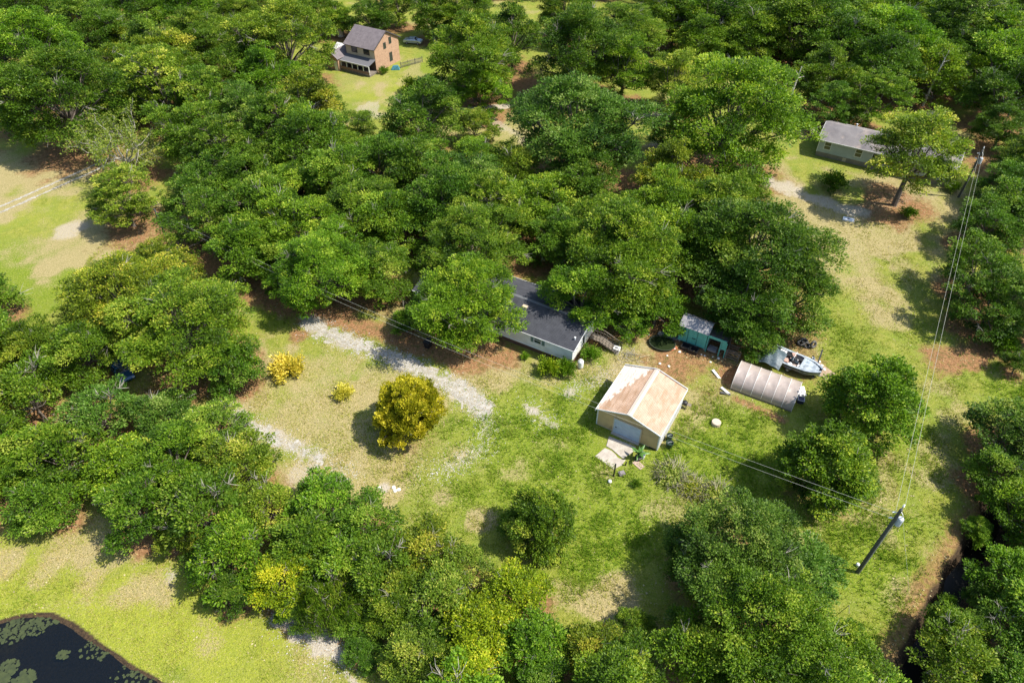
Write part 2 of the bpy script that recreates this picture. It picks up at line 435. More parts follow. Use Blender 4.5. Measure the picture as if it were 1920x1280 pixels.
# ---------------------------------------------------------------- where every tree stands (crown centre and crown width as surveyed from the photograph)
TREES = [
# upper left
(50, 95, 190, 'A', 'b', 'with a rounded bright crown at the left edge above the big dark spreading tree'),
(100, 165, 255, 'L', 'k', 'spreading widely over the bare tan ground at the upper left edge'),
(15, 200, 90, 'A', 'm', 'squeezed against the left edge beside the big dark spreading tree'),
(160, 60, 160, 'A', 'm', 'directly behind the big dark spreading tree of the upper left'),
(35, 20, 140, 'A', 'k', 'cut off by the top left corner of the picture'),
(240, 20, 140, 'A', 'm', 'at the top edge left of the small sandy opening'),
(285, 85, 130, 'A', 'p', 'with a yellowish top beside the small sandy opening at the upper left'),
(370, 75, 140, 'A', 'm', 'right of the yellowish tree by the sandy opening'),
(350, 15, 130, 'A', 'b', 'at the top edge above the yellowish tree by the sandy opening'),
(445, 30, 130, 'A', 'm', 'at the top edge behind the wide olive tree'),
(440, 120, 120, 'A', 'k', 'in the shade below the wide olive tree at its left'),
(532, 75, 180, 'L', 'o', 'wide and olive topped, left of the brick house across the white sheds'),
(610, 18, 90, 'A', 'b', 'at the top edge above the wide olive tree'),
(550, 8, 100, 'A', 'm', 'smallest at the top edge above the wide olive tree'),
(505, 145, 130, 'A', 'l', 'ball shaped and bright, below the wide olive tree'),
(572, 135, 70, 'A', 'o', 'small, between the ball shaped bright tree and the brick house'),
(310, 170, 150, 'A', 'p', 'pale topped, right of the big dark spreading tree'),
(390, 180, 140, 'A', 'm', 'right of the pale topped tree in the upper left woods'),
(455, 205, 130, 'A', 'u', 'bluish crown in the middle of the upper left woods'),
(560, 200, 150, 'A', 'o', 'dull crowned, below the front lawn of the brick house at its left'),
(600, 190, 85, 'A', 'o', 'at the left border of the brick house lawn'),
(510, 245, 140, 'A', 'k', 'dark crown between the bluish tree and the dull crowned tree'),
(262, 185, 90, 'A', 'p', 'just above the lichen grey dying tree'),
(355, 240, 150, 'A', 'm', 'right of the lichen grey dying tree'),
(430, 280, 150, 'A', 'k', 'in the dense left woods above the two trees with bare limbs'),
(590, 275, 160, 'A', 'k', 'in the dense woods below the brick house lawn'),
(660, 245, 100, 'A', 'p', 'at the lower tip of the brick house lawn'),
(225, 275, 165, 'D', 'g', 'dying tree with many bare lichen grey limbs at the end of the two wheel ruts'),
(226, 365, 135, 'M', 'p', 'leafy and feathery, just below the lichen grey dying tree'),
(378, 335, 140, 'A', 'k', 'behind the tree with long bare white limbs'),
(385, 400, 170, 'bare', 'm', 'with long bare white limbs at the near left corner of the woods'),
(470, 335, 140, 'A', 'm', 'second behind the tree with long bare white limbs'),
(545, 335, 140, 'A', 'b', 'bright crown in the centre left of the big woods'),
(640, 320, 160, 'A', 'm', 'below the lower tip of the brick house lawn'),
(465, 455, 150, 'A', 'b', 'bright crown next to the tree with long bare white limbs'),
(560, 415, 170, 'A', 'b', 'bright, behind the front row along the sandy driveway'),
(655, 410, 160, 'A', 'm', 'in the second row behind the sandy driveway'),
(600, 500, 190, 'L', 'l', 'lush, in the front row over the upper end of the sandy driveway'),
(520, 490, 110, 'A', 'm', 'front row tree nearest the near left corner of the woods'),
(700, 495, 150, 'A', 'm', 'front row tree between the sandy driveway and the dark roofed house'),
(735, 400, 160, 'A', 'b', 'behind the left end of the dark roofed house, second row'),
(710, 300, 150, 'A', 'k', 'dark crown below the first tree of the lawn edge in the middle'),
(790, 320, 150, 'A', 'm', 'in front of the small crooked tree on the sandy strip'),
(875, 335, 150, 'A', 'u', 'bluish, in the centre of the big woods'),
(825, 385, 160, 'A', 'k', 'dark crown behind the tree over the left half of the dark roof'),
(880, 452, 185, 'L', 'm', 'tall, rising behind the left half of the dark roofed house'),
(874, 562, 205, 'L', 'l', 'large, standing in front of the dark roofed house and hiding half of it'),
(760, 600, 60, 'S', 'l', 'small, at the left corner of the dark roofed house'),
(930, 395, 150, 'A', 'm', 'behind the red earth gap beside the dark roof'),
(1010, 375, 150, 'A', 'b', 'bright crown above the red earth gap behind the dark roof'),
(1085, 335, 150, 'A', 'k', 'in the shade of the great bluish tree'),
(955, 320, 120, 'A', 'o', 'olive crown at the lower left of the great bluish tree'),
(1055, 430, 140, 'A', 'm', 'to the right of the red earth gap behind the dark roof'),
(1135, 400, 150, 'A', 'b', 'between the great bluish tree and the woods behind the house'),
(1092, 552, 155, 'A', 'l', 'overhanging the middle of the dark roof from behind'),
(1178, 482, 245, 'L', 'b', 'large, behind the right end of the dark roofed house'),
(1234, 566, 120, 'A', 'l', 'overhanging the left side of the teal shed'),
(1180, 598, 80, 'S', 'l', 'small, beside the wooden steps of the dark roofed house'),
(1425, 450, 270, 'L', 'k', 'tallest dark glossy tree above the boat'),
(1500, 545, 150, 'A', 'k', 'dark, reaching out to the right of the boat over the field'),
(1392, 565, 160, 'A', 'k', 'dark, right behind the teal shed'),
(1345, 470, 160, 'A', 'm', 'left of the tallest dark glossy tree'),
(1418, 622, 100, 'S', 'k', 'hanging over the left end of the boat and the plastic tunnel'),
(1340, 400, 150, 'A', 'm', 'above and left of the tallest dark glossy tree'),
(1265, 325, 160, 'A', 'o', 'olive crown right of the great bluish tree'),
(1235, 405, 140, 'A', 'b', 'bright crown by the small red clearing in the woods'),
(1395, 350, 110, 'A', 'm', 'at the border of the sandy yard before the grey house'),
(1080, 225, 270, 'L', 'u', 'great bluish tree standing before the sandy strip in the upper middle'),
(790, 210, 160, 'A', 'm', 'alone at the right border of the brick house lawn'),
(893, 235, 75, 'S', 'p', 'small and crooked with a visible trunk on the sandy strip'),
(1375, 215, 265, 'L', 'l', 'broad bright tree left of the grey house'),
(1265, 150, 120, 'A', 'p', 'pale, left of the broad bright tree near the grey house'),
(1260, 240, 100, 'A', 'b', 'partly under the left side of the broad bright tree near the grey house'),
(888, 100, 195, 'L', 'b', 'large and bright, right of the brick house garden'),
(900, 165, 110, 'A', 'l', 'low leafy crown at the foot of the large tree right of the brick house'),
(960, 60, 130, 'A', 'm', 'behind the large tree right of the brick house'),
(1090, 95, 190, 'L', 'k', 'large and dark above the great bluish tree'),
(1170, 130, 130, 'A', 'l', 'lush, at the right of the large dark tree in the upper middle'),
(1180, 50, 150, 'A', 'm', 'at the upper right of the large dark tree in the upper middle'),
(1060, 15, 130, 'A', 'm', 'at the top edge above the large dark tree in the upper middle'),
(810, 22, 100, 'A', 'm', 'shading the silver car behind the brick house'),
(695, 22, 95, 'A', 'k', 'at the top edge right behind the brick house'),
(745, 8, 80, 'A', 'm', 'at the top edge above the silver car'),
(640, 40, 60, 'S', 'b', 'small, close to the rear left of the brick house'),
(1790, 1180, 120, 'A', 'm', 'overhanging the lower bend of the dark ditch'),
(1850, 1120, 70, 'S', 'k', 'small, on the far bank of the dark ditch'),
(1838, 985, 55, 'S', 'l', 'small, on the far bank at the upper end of the ditch'),
(775, 160, 45, 'B', 'b', 'low leafy shrub on the shaded right side of the brick house lawn'),
(870, 12, 130, 'A', 'b', 'at the top edge above the large tree right of the brick house'),
# round the grey house and the right edge
(1560, 200, 90, 'A', 'k', 'directly behind the left end of the grey house'),
(1640, 185, 120, 'A', 'm', 'directly behind the middle of the grey house'),
(1885, 232, 100, 'A', 'k', 'at the right end of the grey house, deep in shade'),
(1905, 335, 120, 'A', 'k', 'on the right edge beside the far utility pole'),
(1862, 412, 130, 'A', 'k', 'on the right edge below the far utility pole'),
(1845, 490, 150, 'A', 'k', 'leaning from the right edge over the field with the wires'),
(1870, 560, 150, 'A', 'k', 'on the right edge above the strip of brown earth'),
(1912, 680, 60, 'S', 'k', 'small, on the right edge over the strip of brown earth'),
(1900, 800, 150, 'A', 'u', 'grey green bush-like tree at the right edge below the brown earth'),
(1870, 880, 120, 'A', 'm', 'at the right edge just above the dark ditch'),
(1910, 950, 120, 'A', 'l', 'hanging over the upper end of the dark ditch'),
(1900, 1070, 130, 'A', 'l', 'at the right edge beside the middle of the dark ditch'),
(1895, 1170, 140, 'bare', 'm', 'with white bare twigs in the lower right corner'),
(1790, 1235, 150, 'bare', 'm', 'with pale bare twigs at the lower end of the dark ditch'),
(1900, 1270, 150, 'A', 'k', 'cut off by the lower right corner'),
(1705, 397, 30, 'B', 'l', 'small round shrub on the sand before the grey house'),
(1566, 337, 52, 'B', 'k', 'low shrub in the yard below the grey house front wall'),
(1778, 1128, 34, 'B', 'k', 'scrubby shrub on the near bank in the middle of the ditch'),
(1836, 1008, 38, 'B', 'm', 'scrubby shrub on the near bank at the upper end of the ditch'),
(1752, 1200, 46, 'B', 'm', 'scrubby shrub on the near bank at the lower end of the ditch'),
(1885, 640, 60, 'B', 'k', 'low shrub at the right edge beside the brown earth'),
# the lone ones on the grass
(1640, 745, 175, 'C', 'b', 'dense tree on the grass right of the plastic tunnel'),
(1558, 872, 170, 'C', 'l', 'dense tree on the grass between the plastic tunnel and the near utility pole'),
(1010, 975, 125, 'C', 'm', 'dense bushy tree alone on the grass below the garage'),
(763, 765, 125, 'Y', 'O', 'juniper like bush, largest of the golden bushes inside the driveway loop'),
(538, 685, 66, 'YB', 'Y', 'round shrub, brightest of the golden bushes near the driveway'),
(643, 735, 38, 'YB', 'Y', 'shrub, smallest of the golden bushes inside the driveway loop'),
# big tree group at the left
(225, 545, 230, 'L', 'o', 'spreading crown, upper left one of the large group left of the driveway'),
(340, 600, 250, 'L', 'm', 'spreading crown with yellow tips, largest of the group left of the driveway'),
(300, 505, 130, 'A', 'o', 'top of the large group left of the driveway'),
(435, 680, 120, 'A', 'k', 'right hand end of the large group left of the driveway'),
(150, 650, 160, 'A', 'm', 'lower left of the large group, beside the blue car'),
(40, 640, 140, 'A', 'm', 'on the left edge, level with the blue car'),
(50, 740, 150, 'bare', 'm', 'with bare white twigs on the left edge below the blue car'),
(180, 770, 150, 'bare', 'u', 'with bare white twigs below the blue car'),
(300, 775, 130, 'A', 'u', 'thin leaved, right below the blue car'),
(395, 790, 120, 'A', 'p', 'pale leaved at the upper end of the lower sandy track'),
(30, 850, 130, 'A', 'l', 'on the left edge above the pond meadow'),
(110, 850, 150, 'A', 'm', 'second from the left edge above the pond meadow'),
(210, 870, 150, 'A', 'b', 'third from the left edge above the pond meadow'),
(320, 860, 170, 'A', 'b', 'bright, in the middle of the belt left of the lower sandy track'),
(445, 865, 150, 'A', 'o', 'beside the lower sandy track, crown tinged olive'),
(80, 930, 120, 'A', 'm', 'overhanging the pond meadow at the far left'),
(250, 950, 140, 'A', 'k', 'overhanging the pond meadow left of the white sand patch'),
(380, 950, 160, 'bare', 'm', 'with crossed bare twigs below the lower sandy track'),
(500, 945, 110, 'bare', 'o', 'with tan dry twigs right of the lower sandy track end'),
(330, 1000, 80, 'S', 'o', 'small, just above the white sand patch'),
(440, 1040, 140, 'A', 'l', 'right of the white sand patch'),
(600, 935, 120, 'A', 'l', 'at the upper rim of the belt below the sandy track'),
(680, 980, 120, 'A', 'm', 'at the upper rim of the belt, right of the lush one'),
(570, 1020, 130, 'A', 'm', 'in the centre of the belt above the willow'),
(520, 1085, 110, 'S', 'y', 'with golden shoots left of the willow'),
(430, 1110, 80, 'S', 'k', 'small, below the tree right of the white sand patch'),
(612, 1125, 125, 'W', 'm', 'weeping willow with drooping strands over the lower white sand'),
(700, 1060, 140, 'bare', 'm', 'with bare white twigs right of the willow'),
(790, 1030, 130, 'A', 'o', 'thin olive crown right of the upper belt rim'),
(860, 1060, 110, 'bare', 'p', 'with thin twigs at the tip of the belt below the round lone bush'),
(730, 1150, 100, 'A', 'm', 'shaded, right of the willow and below the twigs'),
(770, 1225, 120, 'A', 'p', 'pale rounded crown at the bottom edge right of the lower sand'),
(680, 1215, 70, 'S', 'k', 'small and dark beside the lower white sand'),
(970, 1110, 120, 'A', 'y', 'highest of the yellow-green trees at the bottom'),
(900, 1170, 140, 'A', 'y', 'left one of the yellow-green trees at the bottom'),
(1000, 1200, 150, 'A', 'l', 'right one of the yellow-green trees at the bottom'),
(880, 1265, 130, 'A', 'y', 'lowest of the yellow-green trees at the bottom edge'),
(1010, 1280, 120, 'A', 'k', 'cut off by the bottom edge, deep green'),
(1105, 1215, 130, 'A', 'o', 'at the bottom right of the yellow-green trees'),
(1170, 1250, 140, 'A', 'm', 'at the bottom edge below the bare tan patch'),
(1190, 1165, 70, 'S', 'b', 'small, at the bare tan patch near the bottom'),
(1395, 1030, 270, 'L', 'u', 'overgrown, largest dark one left of the near utility pole'),
(1500, 1060, 150, 'A', 'u', 'overgrown right shoulder facing the near utility pole'),
(1300, 1060, 110, 'A', 'k', 'dark left flank of the overgrown group near the bottom'),
(1335, 1100, 90, 'A', 'p', 'pale feathery one in front of the overgrown dark tree'),
(1440, 1175, 280, 'L', 'b', 'large feathery crown at the bottom below the overgrown dark tree'),
(1300, 1225, 160, 'A', 'b', 'feathery, left of the large feathery crown at the bottom'),
(1580, 1215, 160, 'A', 'b', 'feathery, right of the large feathery crown at the bottom'),
(1430, 1290, 200, 'A', 'b', 'feathery, cut off by the bottom edge'),
(1640, 1290, 120, 'A', 'b', 'feathery, cut off by the bottom edge at the right'),
(640, 1050, 120, 'A', 'b', 'in the belt just above and right of the willow'),
(745, 1105, 120, 'A', 'm', 'in the middle of the belt right of the tree with white twigs'),
(825, 1120, 120, 'A', 'p', 'pale, left of the yellow-green trees at the bottom'),
(550, 1140, 70, 'S', 'm', 'small, at the rim of the lower white sand'),
(800, 1190, 110, 'A', 'k', 'shaded, left of the lowest yellow-green tree'),
(665, 1150, 80, 'S', 'm', 'small, right of the willow strands'),
# planting at the houses
(1107, 660, 40, 'B', 'l', 'rounded shrub at the right end wall of the dark roofed house'),
(1028, 686, 44, 'B', 'y', 'leafy shrub under the front wall of the dark roofed house'),
(1062, 690, 42, 'B', 'l', 'shrub at the front corner of the dark roofed house'),
(984, 667, 18, 'B', 'l', 'tiny shrub by the brown skirting of the dark roofed house'),
(719, 131, 18, 'B', 'k', 'small shrub at the corner post of the brick house porch'),
(1787, 348, 30, 'B', 'm', 'scrubby shrub at the right end of the grey house front'),
(1193, 905, 22, 'B', 'k', 'small weed clump on the grass below the garage'),
(1262, 880, 60, 'twig', 'g', 'left of two bare twiggy brush piles on the grass below the garage'),
(1345, 920, 62, 'twig', 'g', 'right of two bare twiggy brush piles on the grass below the garage'),
(1300, 905, 50, 'twig', 'o', 'between the two brush piles on the grass, tinged with green'),
]
# woods that close round the named trees: filled in rows on the ground
def fill(poly, step, tints, jit, key):
    P = [at2(x, y) for x, y in poly]
    xs = [p[0] for p in P]; ys = [p[1] for p in P]
    r = random.Random(key); out = []
    y = min(ys); row = 0
    while y < max(ys):
        x = min(xs)+(row % 2)*step*.5
        while x < max(xs):
            px, py = x+r.uniform(-jit, jit), y+r.uniform(-jit, jit)
            if inside(np.array([px]), np.array([py]), P)[0]:
                out.append((px, py, step*r.uniform(.60, .84), r.choice(tints)))
            x += step
        y += step*.86; row += 1
    return out
placed = []          # (X, Y, R, var, tint, label, noun, name, group, scale z)
def add_tree(X, Y, R, var, tint, label, group):
    placed.append(dict(X=X, Y=Y, R=R, var=var, tint=tint, label=label, group=group))
for (x, y, w, var, tint, txt) in TREES:
    R = 6.0; z = 4.5
    if x < 1000 and y > 880 and var in ('A', 'bare', 'S'): w *= 1.13
    for _ in range(4):
        p = at(x, y, z)
        depth = p[1]*math.cos(PITCH)+(CAM_H-z)*math.sin(PITCH)
        R = w/2*depth/1280
        v = var if var not in ('A', 'bare', 'twig') else ('S' if R < 4.4 else 'M' if R < 7.6 else 'L')
        if var == 'twig': v = 'B'
        z = NATZ[v]*R/RAD[v]
    grp = {'C': 'dense trees standing alone on the grass', 'Y': 'golden bushes by the driveway', 'YB': 'golden bushes by the driveway', 'B': 'shrubs about the houses'}.get(v, 'broadleaf trees of the woods and belts')
    if var == 'twig': grp = 'brush piles on the grass'
    noun = '' if any(t in txt for t in ('tree with', 'bush', 'shrub', 'willow with', 'dense tree', 'dying tree', 'clump', 'brush')) else 'tree '
    if txt.startswith(('great', 'broad', 'tallest', 'weeping', 'dense')): noun = ''
    lab = (WORD[tint]+' '+noun+txt) if var != 'twig' else ('dry '+txt)
    words = lab.split()
    add_tree(p[0], p[1], R, var if var in ('bare', 'twig') else v, tint, ' '.join(words[:16]), grp)
named = [(t['X'], t['Y'], t['R']) for t in placed]
FILLS = [
 ([(1215, -50), (1990, -50), (1970, 190), (1860, 330), (1800, 215), (1520, 215), (1500, 150), (1350, 140), (1250, 110)], 11.0, 'mmbbkul', 2.2, 1, 'tree in the closed woods beyond the grey house, upper right', 'trees of the closed woods at the upper right'),
 ([(-60, -45), (1215, -45), (1220, 0), (760, 0), (300, 30), (-60, 30)], 10.5, 'mmbkop', 2.2, 2, 'tree in the far woods along the top edge', 'trees of the far woods along the top edge'),
 ([(350, 250), (620, 250), (700, 330), (960, 370), (1150, 430), (1330, 430), (1330, 500), (1180, 560), (1040, 500), (960, 430), (700, 560), (480, 530), (370, 470)], 8.0, 'mmbk', 1.8, 3, 'tree inside the big woods behind the dark roofed house', 'trees filling the big woods behind the dark roofed house'),
 ([(250, 120), (560, 170), (600, 250), (330, 300), (180, 190)], 8.5, 'mmko', 1.8, 4, 'tree between the dying grey tree and the brick house', 'trees filling the woods of the upper left'),
 ([(0, 760), (420, 800), (520, 960), (860, 1130), (830, 1330), (640, 1180), (350, 1060), (230, 990), (-60, 960)], 6.0, 'mmbko', 1.3, 5, 'undergrowth tree in the belt above the pond meadow', 'undergrowth trees of the belt above the pond meadow'),
 ([(900, 1200), (1150, 1270), (1300, 1180), (1560, 1230), (1660, 1400), (860, 1400)], 6.0, 'bmly', 1.3, 6, 'undergrowth tree along the bottom edge', 'undergrowth trees along the bottom edge'),
 ([(1850, 300), (1990, 250), (2000, 700), (1960, 640), (1900, 520), (1840, 430)], 8.0, 'kkm', 1.8, 7, 'tree of the woods along the right edge beside the wires', 'trees of the woods along the right edge'),
 ([(1880, 840), (2020, 800), (2040, 1360), (1820, 1360), (1930, 1150)], 6.5, 'mmlk', 1.3, 8, 'tree of the thicket beyond the ditch, lower right', 'trees of the thicket beyond the ditch'),
 ([(-60, 560), (0, 600), (120, 700), (0, 960), (-60, 960)], 7.0, 'mmo', 1.5, 9, 'tree of the belt running out at the left edge', 'trees of the belt at the left edge'),
]
for poly, step, tints, jit, key, lab, grp in FILLS:
    for X, Y, R, t in fill(poly, step, tints, jit, key):
        if any(math.hypot(X-a, Y-b) < max(.62*c, 2.2)+.25*R for a, b, c in named): continue
        v = 'S' if R < 4.3 else 'M'
        if step < 7 and random.random() < .18: v = 'bare'
        ex = ''
        if key == 1:
            dd = Y*math.cos(PITCH)+(CAM_H-6)*math.sin(PITCH); sx_ = 960+1280*X/dd; sy_ = 640+1280*(-Y*math.sin(PITCH)+(CAM_H-6)*math.cos(PITCH))/dd
            ex = (', farthest rows' if sy_ < 25 else ', middle rows' if sy_ < 95 else ', nearest rows')+(' left' if sx_ < 1450 else ' centre' if sx_ < 1680 else ' right')
        add_tree(X, Y, R, v, t, WORD[t]+' '+('bare-twigged ' if v == 'bare' else '')+lab.replace(', upper right' if ex else '@@', '')+ex, grp)
# the pale tree before the grey house is placed by its foot
X, Y = at2(1676, 385)
add_tree(X, Y, 7.5, 'T', 'p', 'pale green tree with a visible leaning trunk standing before the grey house', 'broadleaf trees of the woods and belts')
NAMES = {'C': ('cedar_tree', 'tree'), 'Y': ('golden_bush', 'bush'), 'YB': ('golden_shrub', 'shrub'), 'B': ('shrub', 'shrub'), 'W': ('willow_tree', 'tree'), 'D': ('dying_tree', 'tree'), 'twig': ('brush_pile', 'brush pile')}

def plant_all():
    rr = random.Random(5)
    for t in placed:
        v = t['var']; R = t['R']
        key = v
        if v == 'bare':
            key = 'S' if R < 4.6 else 'M' if R < 7.8 else 'L'
            idx = {'S': 3, 'M': 4, 'L': 2}[key]
        elif v == 'twig': key = 'B'; idx = 0
        else:
            idx = rr.randrange(len(VAR[key])) if key not in ('M', 'L', 'S') else rr.randrange({'M': 7, 'L': 2, 'S': 3}[key])
            if key == 'M' and idx == 4 and rr.random() < .5: idx = 1
        cm, tm, R0 = VAR[key][idx] if v != 'twig' else TWIGPILE
        name, cat = NAMES.get(v, ('broadleaf_tree', 'tree'))
        s = R/(RAD[key] if v != 'twig' else R0)
        e = thing(name, t['label'], cat, (t['X'], t['Y'], 0), rr.uniform(0, 6.28), t['group'])
        e.scale = (s*rr.uniform(.94, 1.06), s*rr.uniform(.94, 1.06), s*rr.uniform(.9, 1.12)*t.get('lift', 1))
        c = link('foliage' if key in ('B', 'YB') else 'crown', cm, e)
        k = rr.uniform(.86, 1.16); g = rr.uniform(.92, 1.08)
        tc = TINT[t['tint']]
        c.color = (tc[0]*k*g, tc[1]*k, tc[2]*k/g, 1)
        link('stem' if key in ('B', 'YB') else 'trunk', tm, e)
def twigpile():
    r = np.random.default_rng(99); mb = MB()
    for i in range(150):
        a = r.random()*6.28; q = r.random()**.6*1.1
        p = np.array([q*math.cos(a), q*math.sin(a), .05+.35*r.random()])
        d = unit(np.array([math.cos(a), math.sin(a), .7])+r.normal(0, .6, 3)); l = r.uniform(.5, 1.3)
        mb.tube([p, p+d*l*.5+r.normal(0, .08, 3), p+d*l+np.array([0, 0, -.1])], [.035, .025, .01], 3, False)
    n = 1500
    p = np.stack([r.normal(0, .55, n), r.normal(0, .55, n), .15+.5*r.random(n)], 1)
    ax = unit(r.normal(0, 1, (n, 3))); nr = unit(r.normal(0, .6, (n, 3))+np.array([0, 0, 1])); sd = unit(np.cross(ax, nr))
    l = .2*r.uniform(.6, 1.3, (n, 1)); wd = l*.2
    V = np.stack([p-ax*l*.5, p+sd*wd, p+ax*l*.5, p-sd*wd], 1).reshape(-1, 3)
    return mesh_np('foliage', V, np.arange(4*n).reshape(-1, 4), [LEAF], np.clip(r.normal(.75, .15, n), 0, 1)), mb.mesh('stem', mat('dry_twig', (.30, .27, .18), .9, (.20, .19, .11), 3)), 1.25
TWIGPILE = twigpile()
plant_all()
CLEAR = [(-2.2, 68.2, 12.0, 4.8, -29.5), (14.6, 51.1, 4.0, 4.2, -30.9), (30.6, 56.0, 4.0, 2.4, -29.5), (34.6, 58.9, 3.2, 1.6, -36), (24, 64, 4.5, 2.5, -31), (11.3, 46.6, 2.2, 2.4, 60)]
# ---------------------------------------------------------------- ground sheet with surveyed patches
def axis(segs):
    out = []
    for a, b, st in segs:
        n = max(1, int(round((b-a)/st))); out += list(np.linspace(a, b, n, endpoint=False))
    out.append(segs[-1][1]); return np.array(out)
gx = axis([(-6000, -1500, 900), (-1500, -300, 200), (-300, -170, 12), (-170, -80, 1.6), (-80, -36, .55), (-36, -6, .2), (-6, 80, .55), (80, 170, 1.6), (170, 300, 12), (300, 1500, 200), (1500, 6000, 900)])
gy = axis([(-3000, -300, 600), (-300, 0, 30), (0, 18, 2.5), (18, 34, .2), (34, 108, .5), (108, 240, 1.2), (240, 330, 9), (330, 1500, 150), (1500, 9000, 1200)])
GX, GY = np.meshgrid(gx, gy)
def P2(l): return [at2(x, y) for x, y in l]
n1 = fbm(GX+300, GY+300, .35); n2 = fbm(GX+500, GY+100, 1.1, 3); n3 = fbm(GX+50, GY+700, .12, 3)
def blob(x, y, r, soft=.5, ax=1.0):
    cx, cy = at2(x, y)
    d = np.hypot((GX-cx)/ax, GY-cy)/r + (n1-.5)*1.5
    return 1-sstep(1-soft, 1+soft*.4, d)
def track(px, w, soft=.45, nz=1.0):
    d = seg_dist(GX, GY, P2(px))/(w/2)+(n1-.5)*1.2*nz+(n2-.5)*.5*nz
    return 1-sstep(1-soft, 1+soft*.5, d)
def union(*a):
    r = a[0]
    for q in a[1:]: r = np.maximum(r, q)
    return r
DRIVE = [(575, 605), (640, 636), (700, 658), (745, 675), (800, 697), (845, 722), (880, 745), (905, 765)]
TRACK = [(415, 762), (455, 788), (500, 815), (550, 840), (600, 862)]
LOOPT = [(895, 760), (915, 800), (905, 840), (860, 872), (790, 890)]
POND = P2([(-40, 1172), (0, 1156), (40, 1143), (100, 1141), (145, 1160), (200, 1203), (262, 1247), (345, 1284), (420, 1345), (430, 1500), (-600, 1500), (-600, 1200)])
DITCH = [(1890, 930), (1865, 985), (1825, 1050), (1790, 1110), (1765, 1165), (1735, 1225), (1700, 1300)]
LEFTP = [(-700, 300), (-60, 415), (0, 393), (170, 318), (205, 300)]
sand = union(track(DRIVE, 3.6, .8, 1.6)*.72, track(TRACK, 3.0, .8, 1.6)*.75, track(LOOPT, 2.6, .9, 1.6)*.5,
    blob(325, 1075, 1.6, .9)*.85, track([(520, 1158), (570, 1180), (620, 1215), (650, 1262), (700, 1330)], 2.2, .9, 2.0)*.85,
    blob(135, 430, 3.4, .6, 1.4)*.65, track([(1430, 338), (1520, 368), (1600, 395)], 5.0, .8, 1.4)*.75, track([(1600, 395), (1700, 372), (1800, 355)], 7, .8)*.45,
    track([(860, 207), (905, 203), (950, 198)], 3.2, .6)*.95, track([(905, 225), (960, 245), (990, 270)], 4.5, .8)*.6, track([(1180, 215), (1250, 216)], 4, .6)*.85,
    blob(690, 205, 5)*.6, blob(1000, 770, 1.3)*.8, blob(1070, 735, 1.3, .9)*.7, track([(1120, 715), (1160, 690), (1170, 660)], 2.2, .8)*.5,
    blob(235, 100, 4)*.8, blob(1585, 470, 7, 1)*.42, blob(1800, 480, 5, 1)*.4, blob(720, 915, .8)*.8, blob(560, 880, 2.5, 1)*.6, blob(1240, 275, 4, .8)*.6,
    blob(1130, 210, 4)*.6, track([(985, 760), (1040, 800)], 1.2, .6)*.7)
litter = union(track([(310, 440), (370, 487), (450, 530), (520, 568), (600, 592), (680, 615), (760, 640), (860, 678), (950, 668)], 4.8, .7)*.95, blob(1300, 665, 6, .6, 1.3)*.85, blob(985, 500, 6)*1, blob(740, 555, 4)*.9,
    blob(1130, 640, 3)*.8, track([(1380, 748), (1470, 788)], 1.4, .6)*.9, blob(1365, 700, 2.6)*.9, blob(970, 155, 6)*.95, blob(1160, 350, 7)*.9, blob(30, 240, 12, .7)*.6, blob(260, 440, 6)*.7,
    track([(1770, 680), (1850, 655), (1960, 650)], 6.5, .6)*.9, blob(1515, 690, 4, .7)*.55, blob(1850, 300, 8)*.8, blob(1545, 150, 8)*.7, blob(1090, 655, 2.2)*.7, blob(560, 628, 1.6)*.9)
dry = union(blob(620, 760, 11, .8, 1.7)*.72, blob(700, 870, 8, .9, 1.8)*.7, blob(1600, 430, 17, .7, 1.2)*.7, blob(1720, 370, 12, .8)*.75, blob(900, 690, 5)*.6, blob(900, 975, 1.8)*.85, blob(1160, 1120, 3.0, .8)*.8,
    blob(1180, 680, 5, .8, 1.6)*.75, blob(60, 330, 13, .8, 1.6)*.9, blob(200, 445, 10, .9, 1.4)*.85, blob(1640, 550, 8, 1)*.4, blob(285, 1105, 2.6, .7, 1.2)*.8, blob(20, 1045, 2.4)*.75, blob(620, 1250, 5, .9)*.45, blob(1650, 855, 1.8)*.8, blob(1370, 700, 7, .8)*.6,
    blob(150, 1010, 5, .9, 2)*.6, blob(680, 150, 8)*.4, blob(950, 250, 8)*.6, blob(700, 820, 2.2)*.7, blob(830, 930, 1.2)*.7, blob(1700, 1130, 2.4, .8)*.6)
lush = union(blob(1000, 860, 11, .7, 1.5)*.9, blob(1350, 850, 9, .8, 1.3)*1, blob(1150, 960, 8, .7, 1.4)*.8, blob(1600, 1020, 10, .8, .9)*1, blob(1700, 850, 8, .9)*.7, blob(40, 520, 11, .8, 1.6)*.95, blob(1420, 830, 5)*.9,
    blob(60, 1110, 3, .9, 1.5)*.6, blob(520, 590, 3.5)*.7, blob(860, 670, 2)*.5, blob(1560, 640, 5)*.5, blob(1110, 1050, 4)*.8, blob(1900, 720, 7, .8)*.8, blob(800, 130, 6)*.9)
yell = union(blob(230, 1180, 10, .7, 1.8)*.95, blob(60, 1080, 9, .8, 1.5)*.8, blob(450, 1220, 7, .9)*.6, blob(720, 170, 8)*.6, blob(80, 400, 9, .9)*.4)
mud = np.zeros_like(GX)
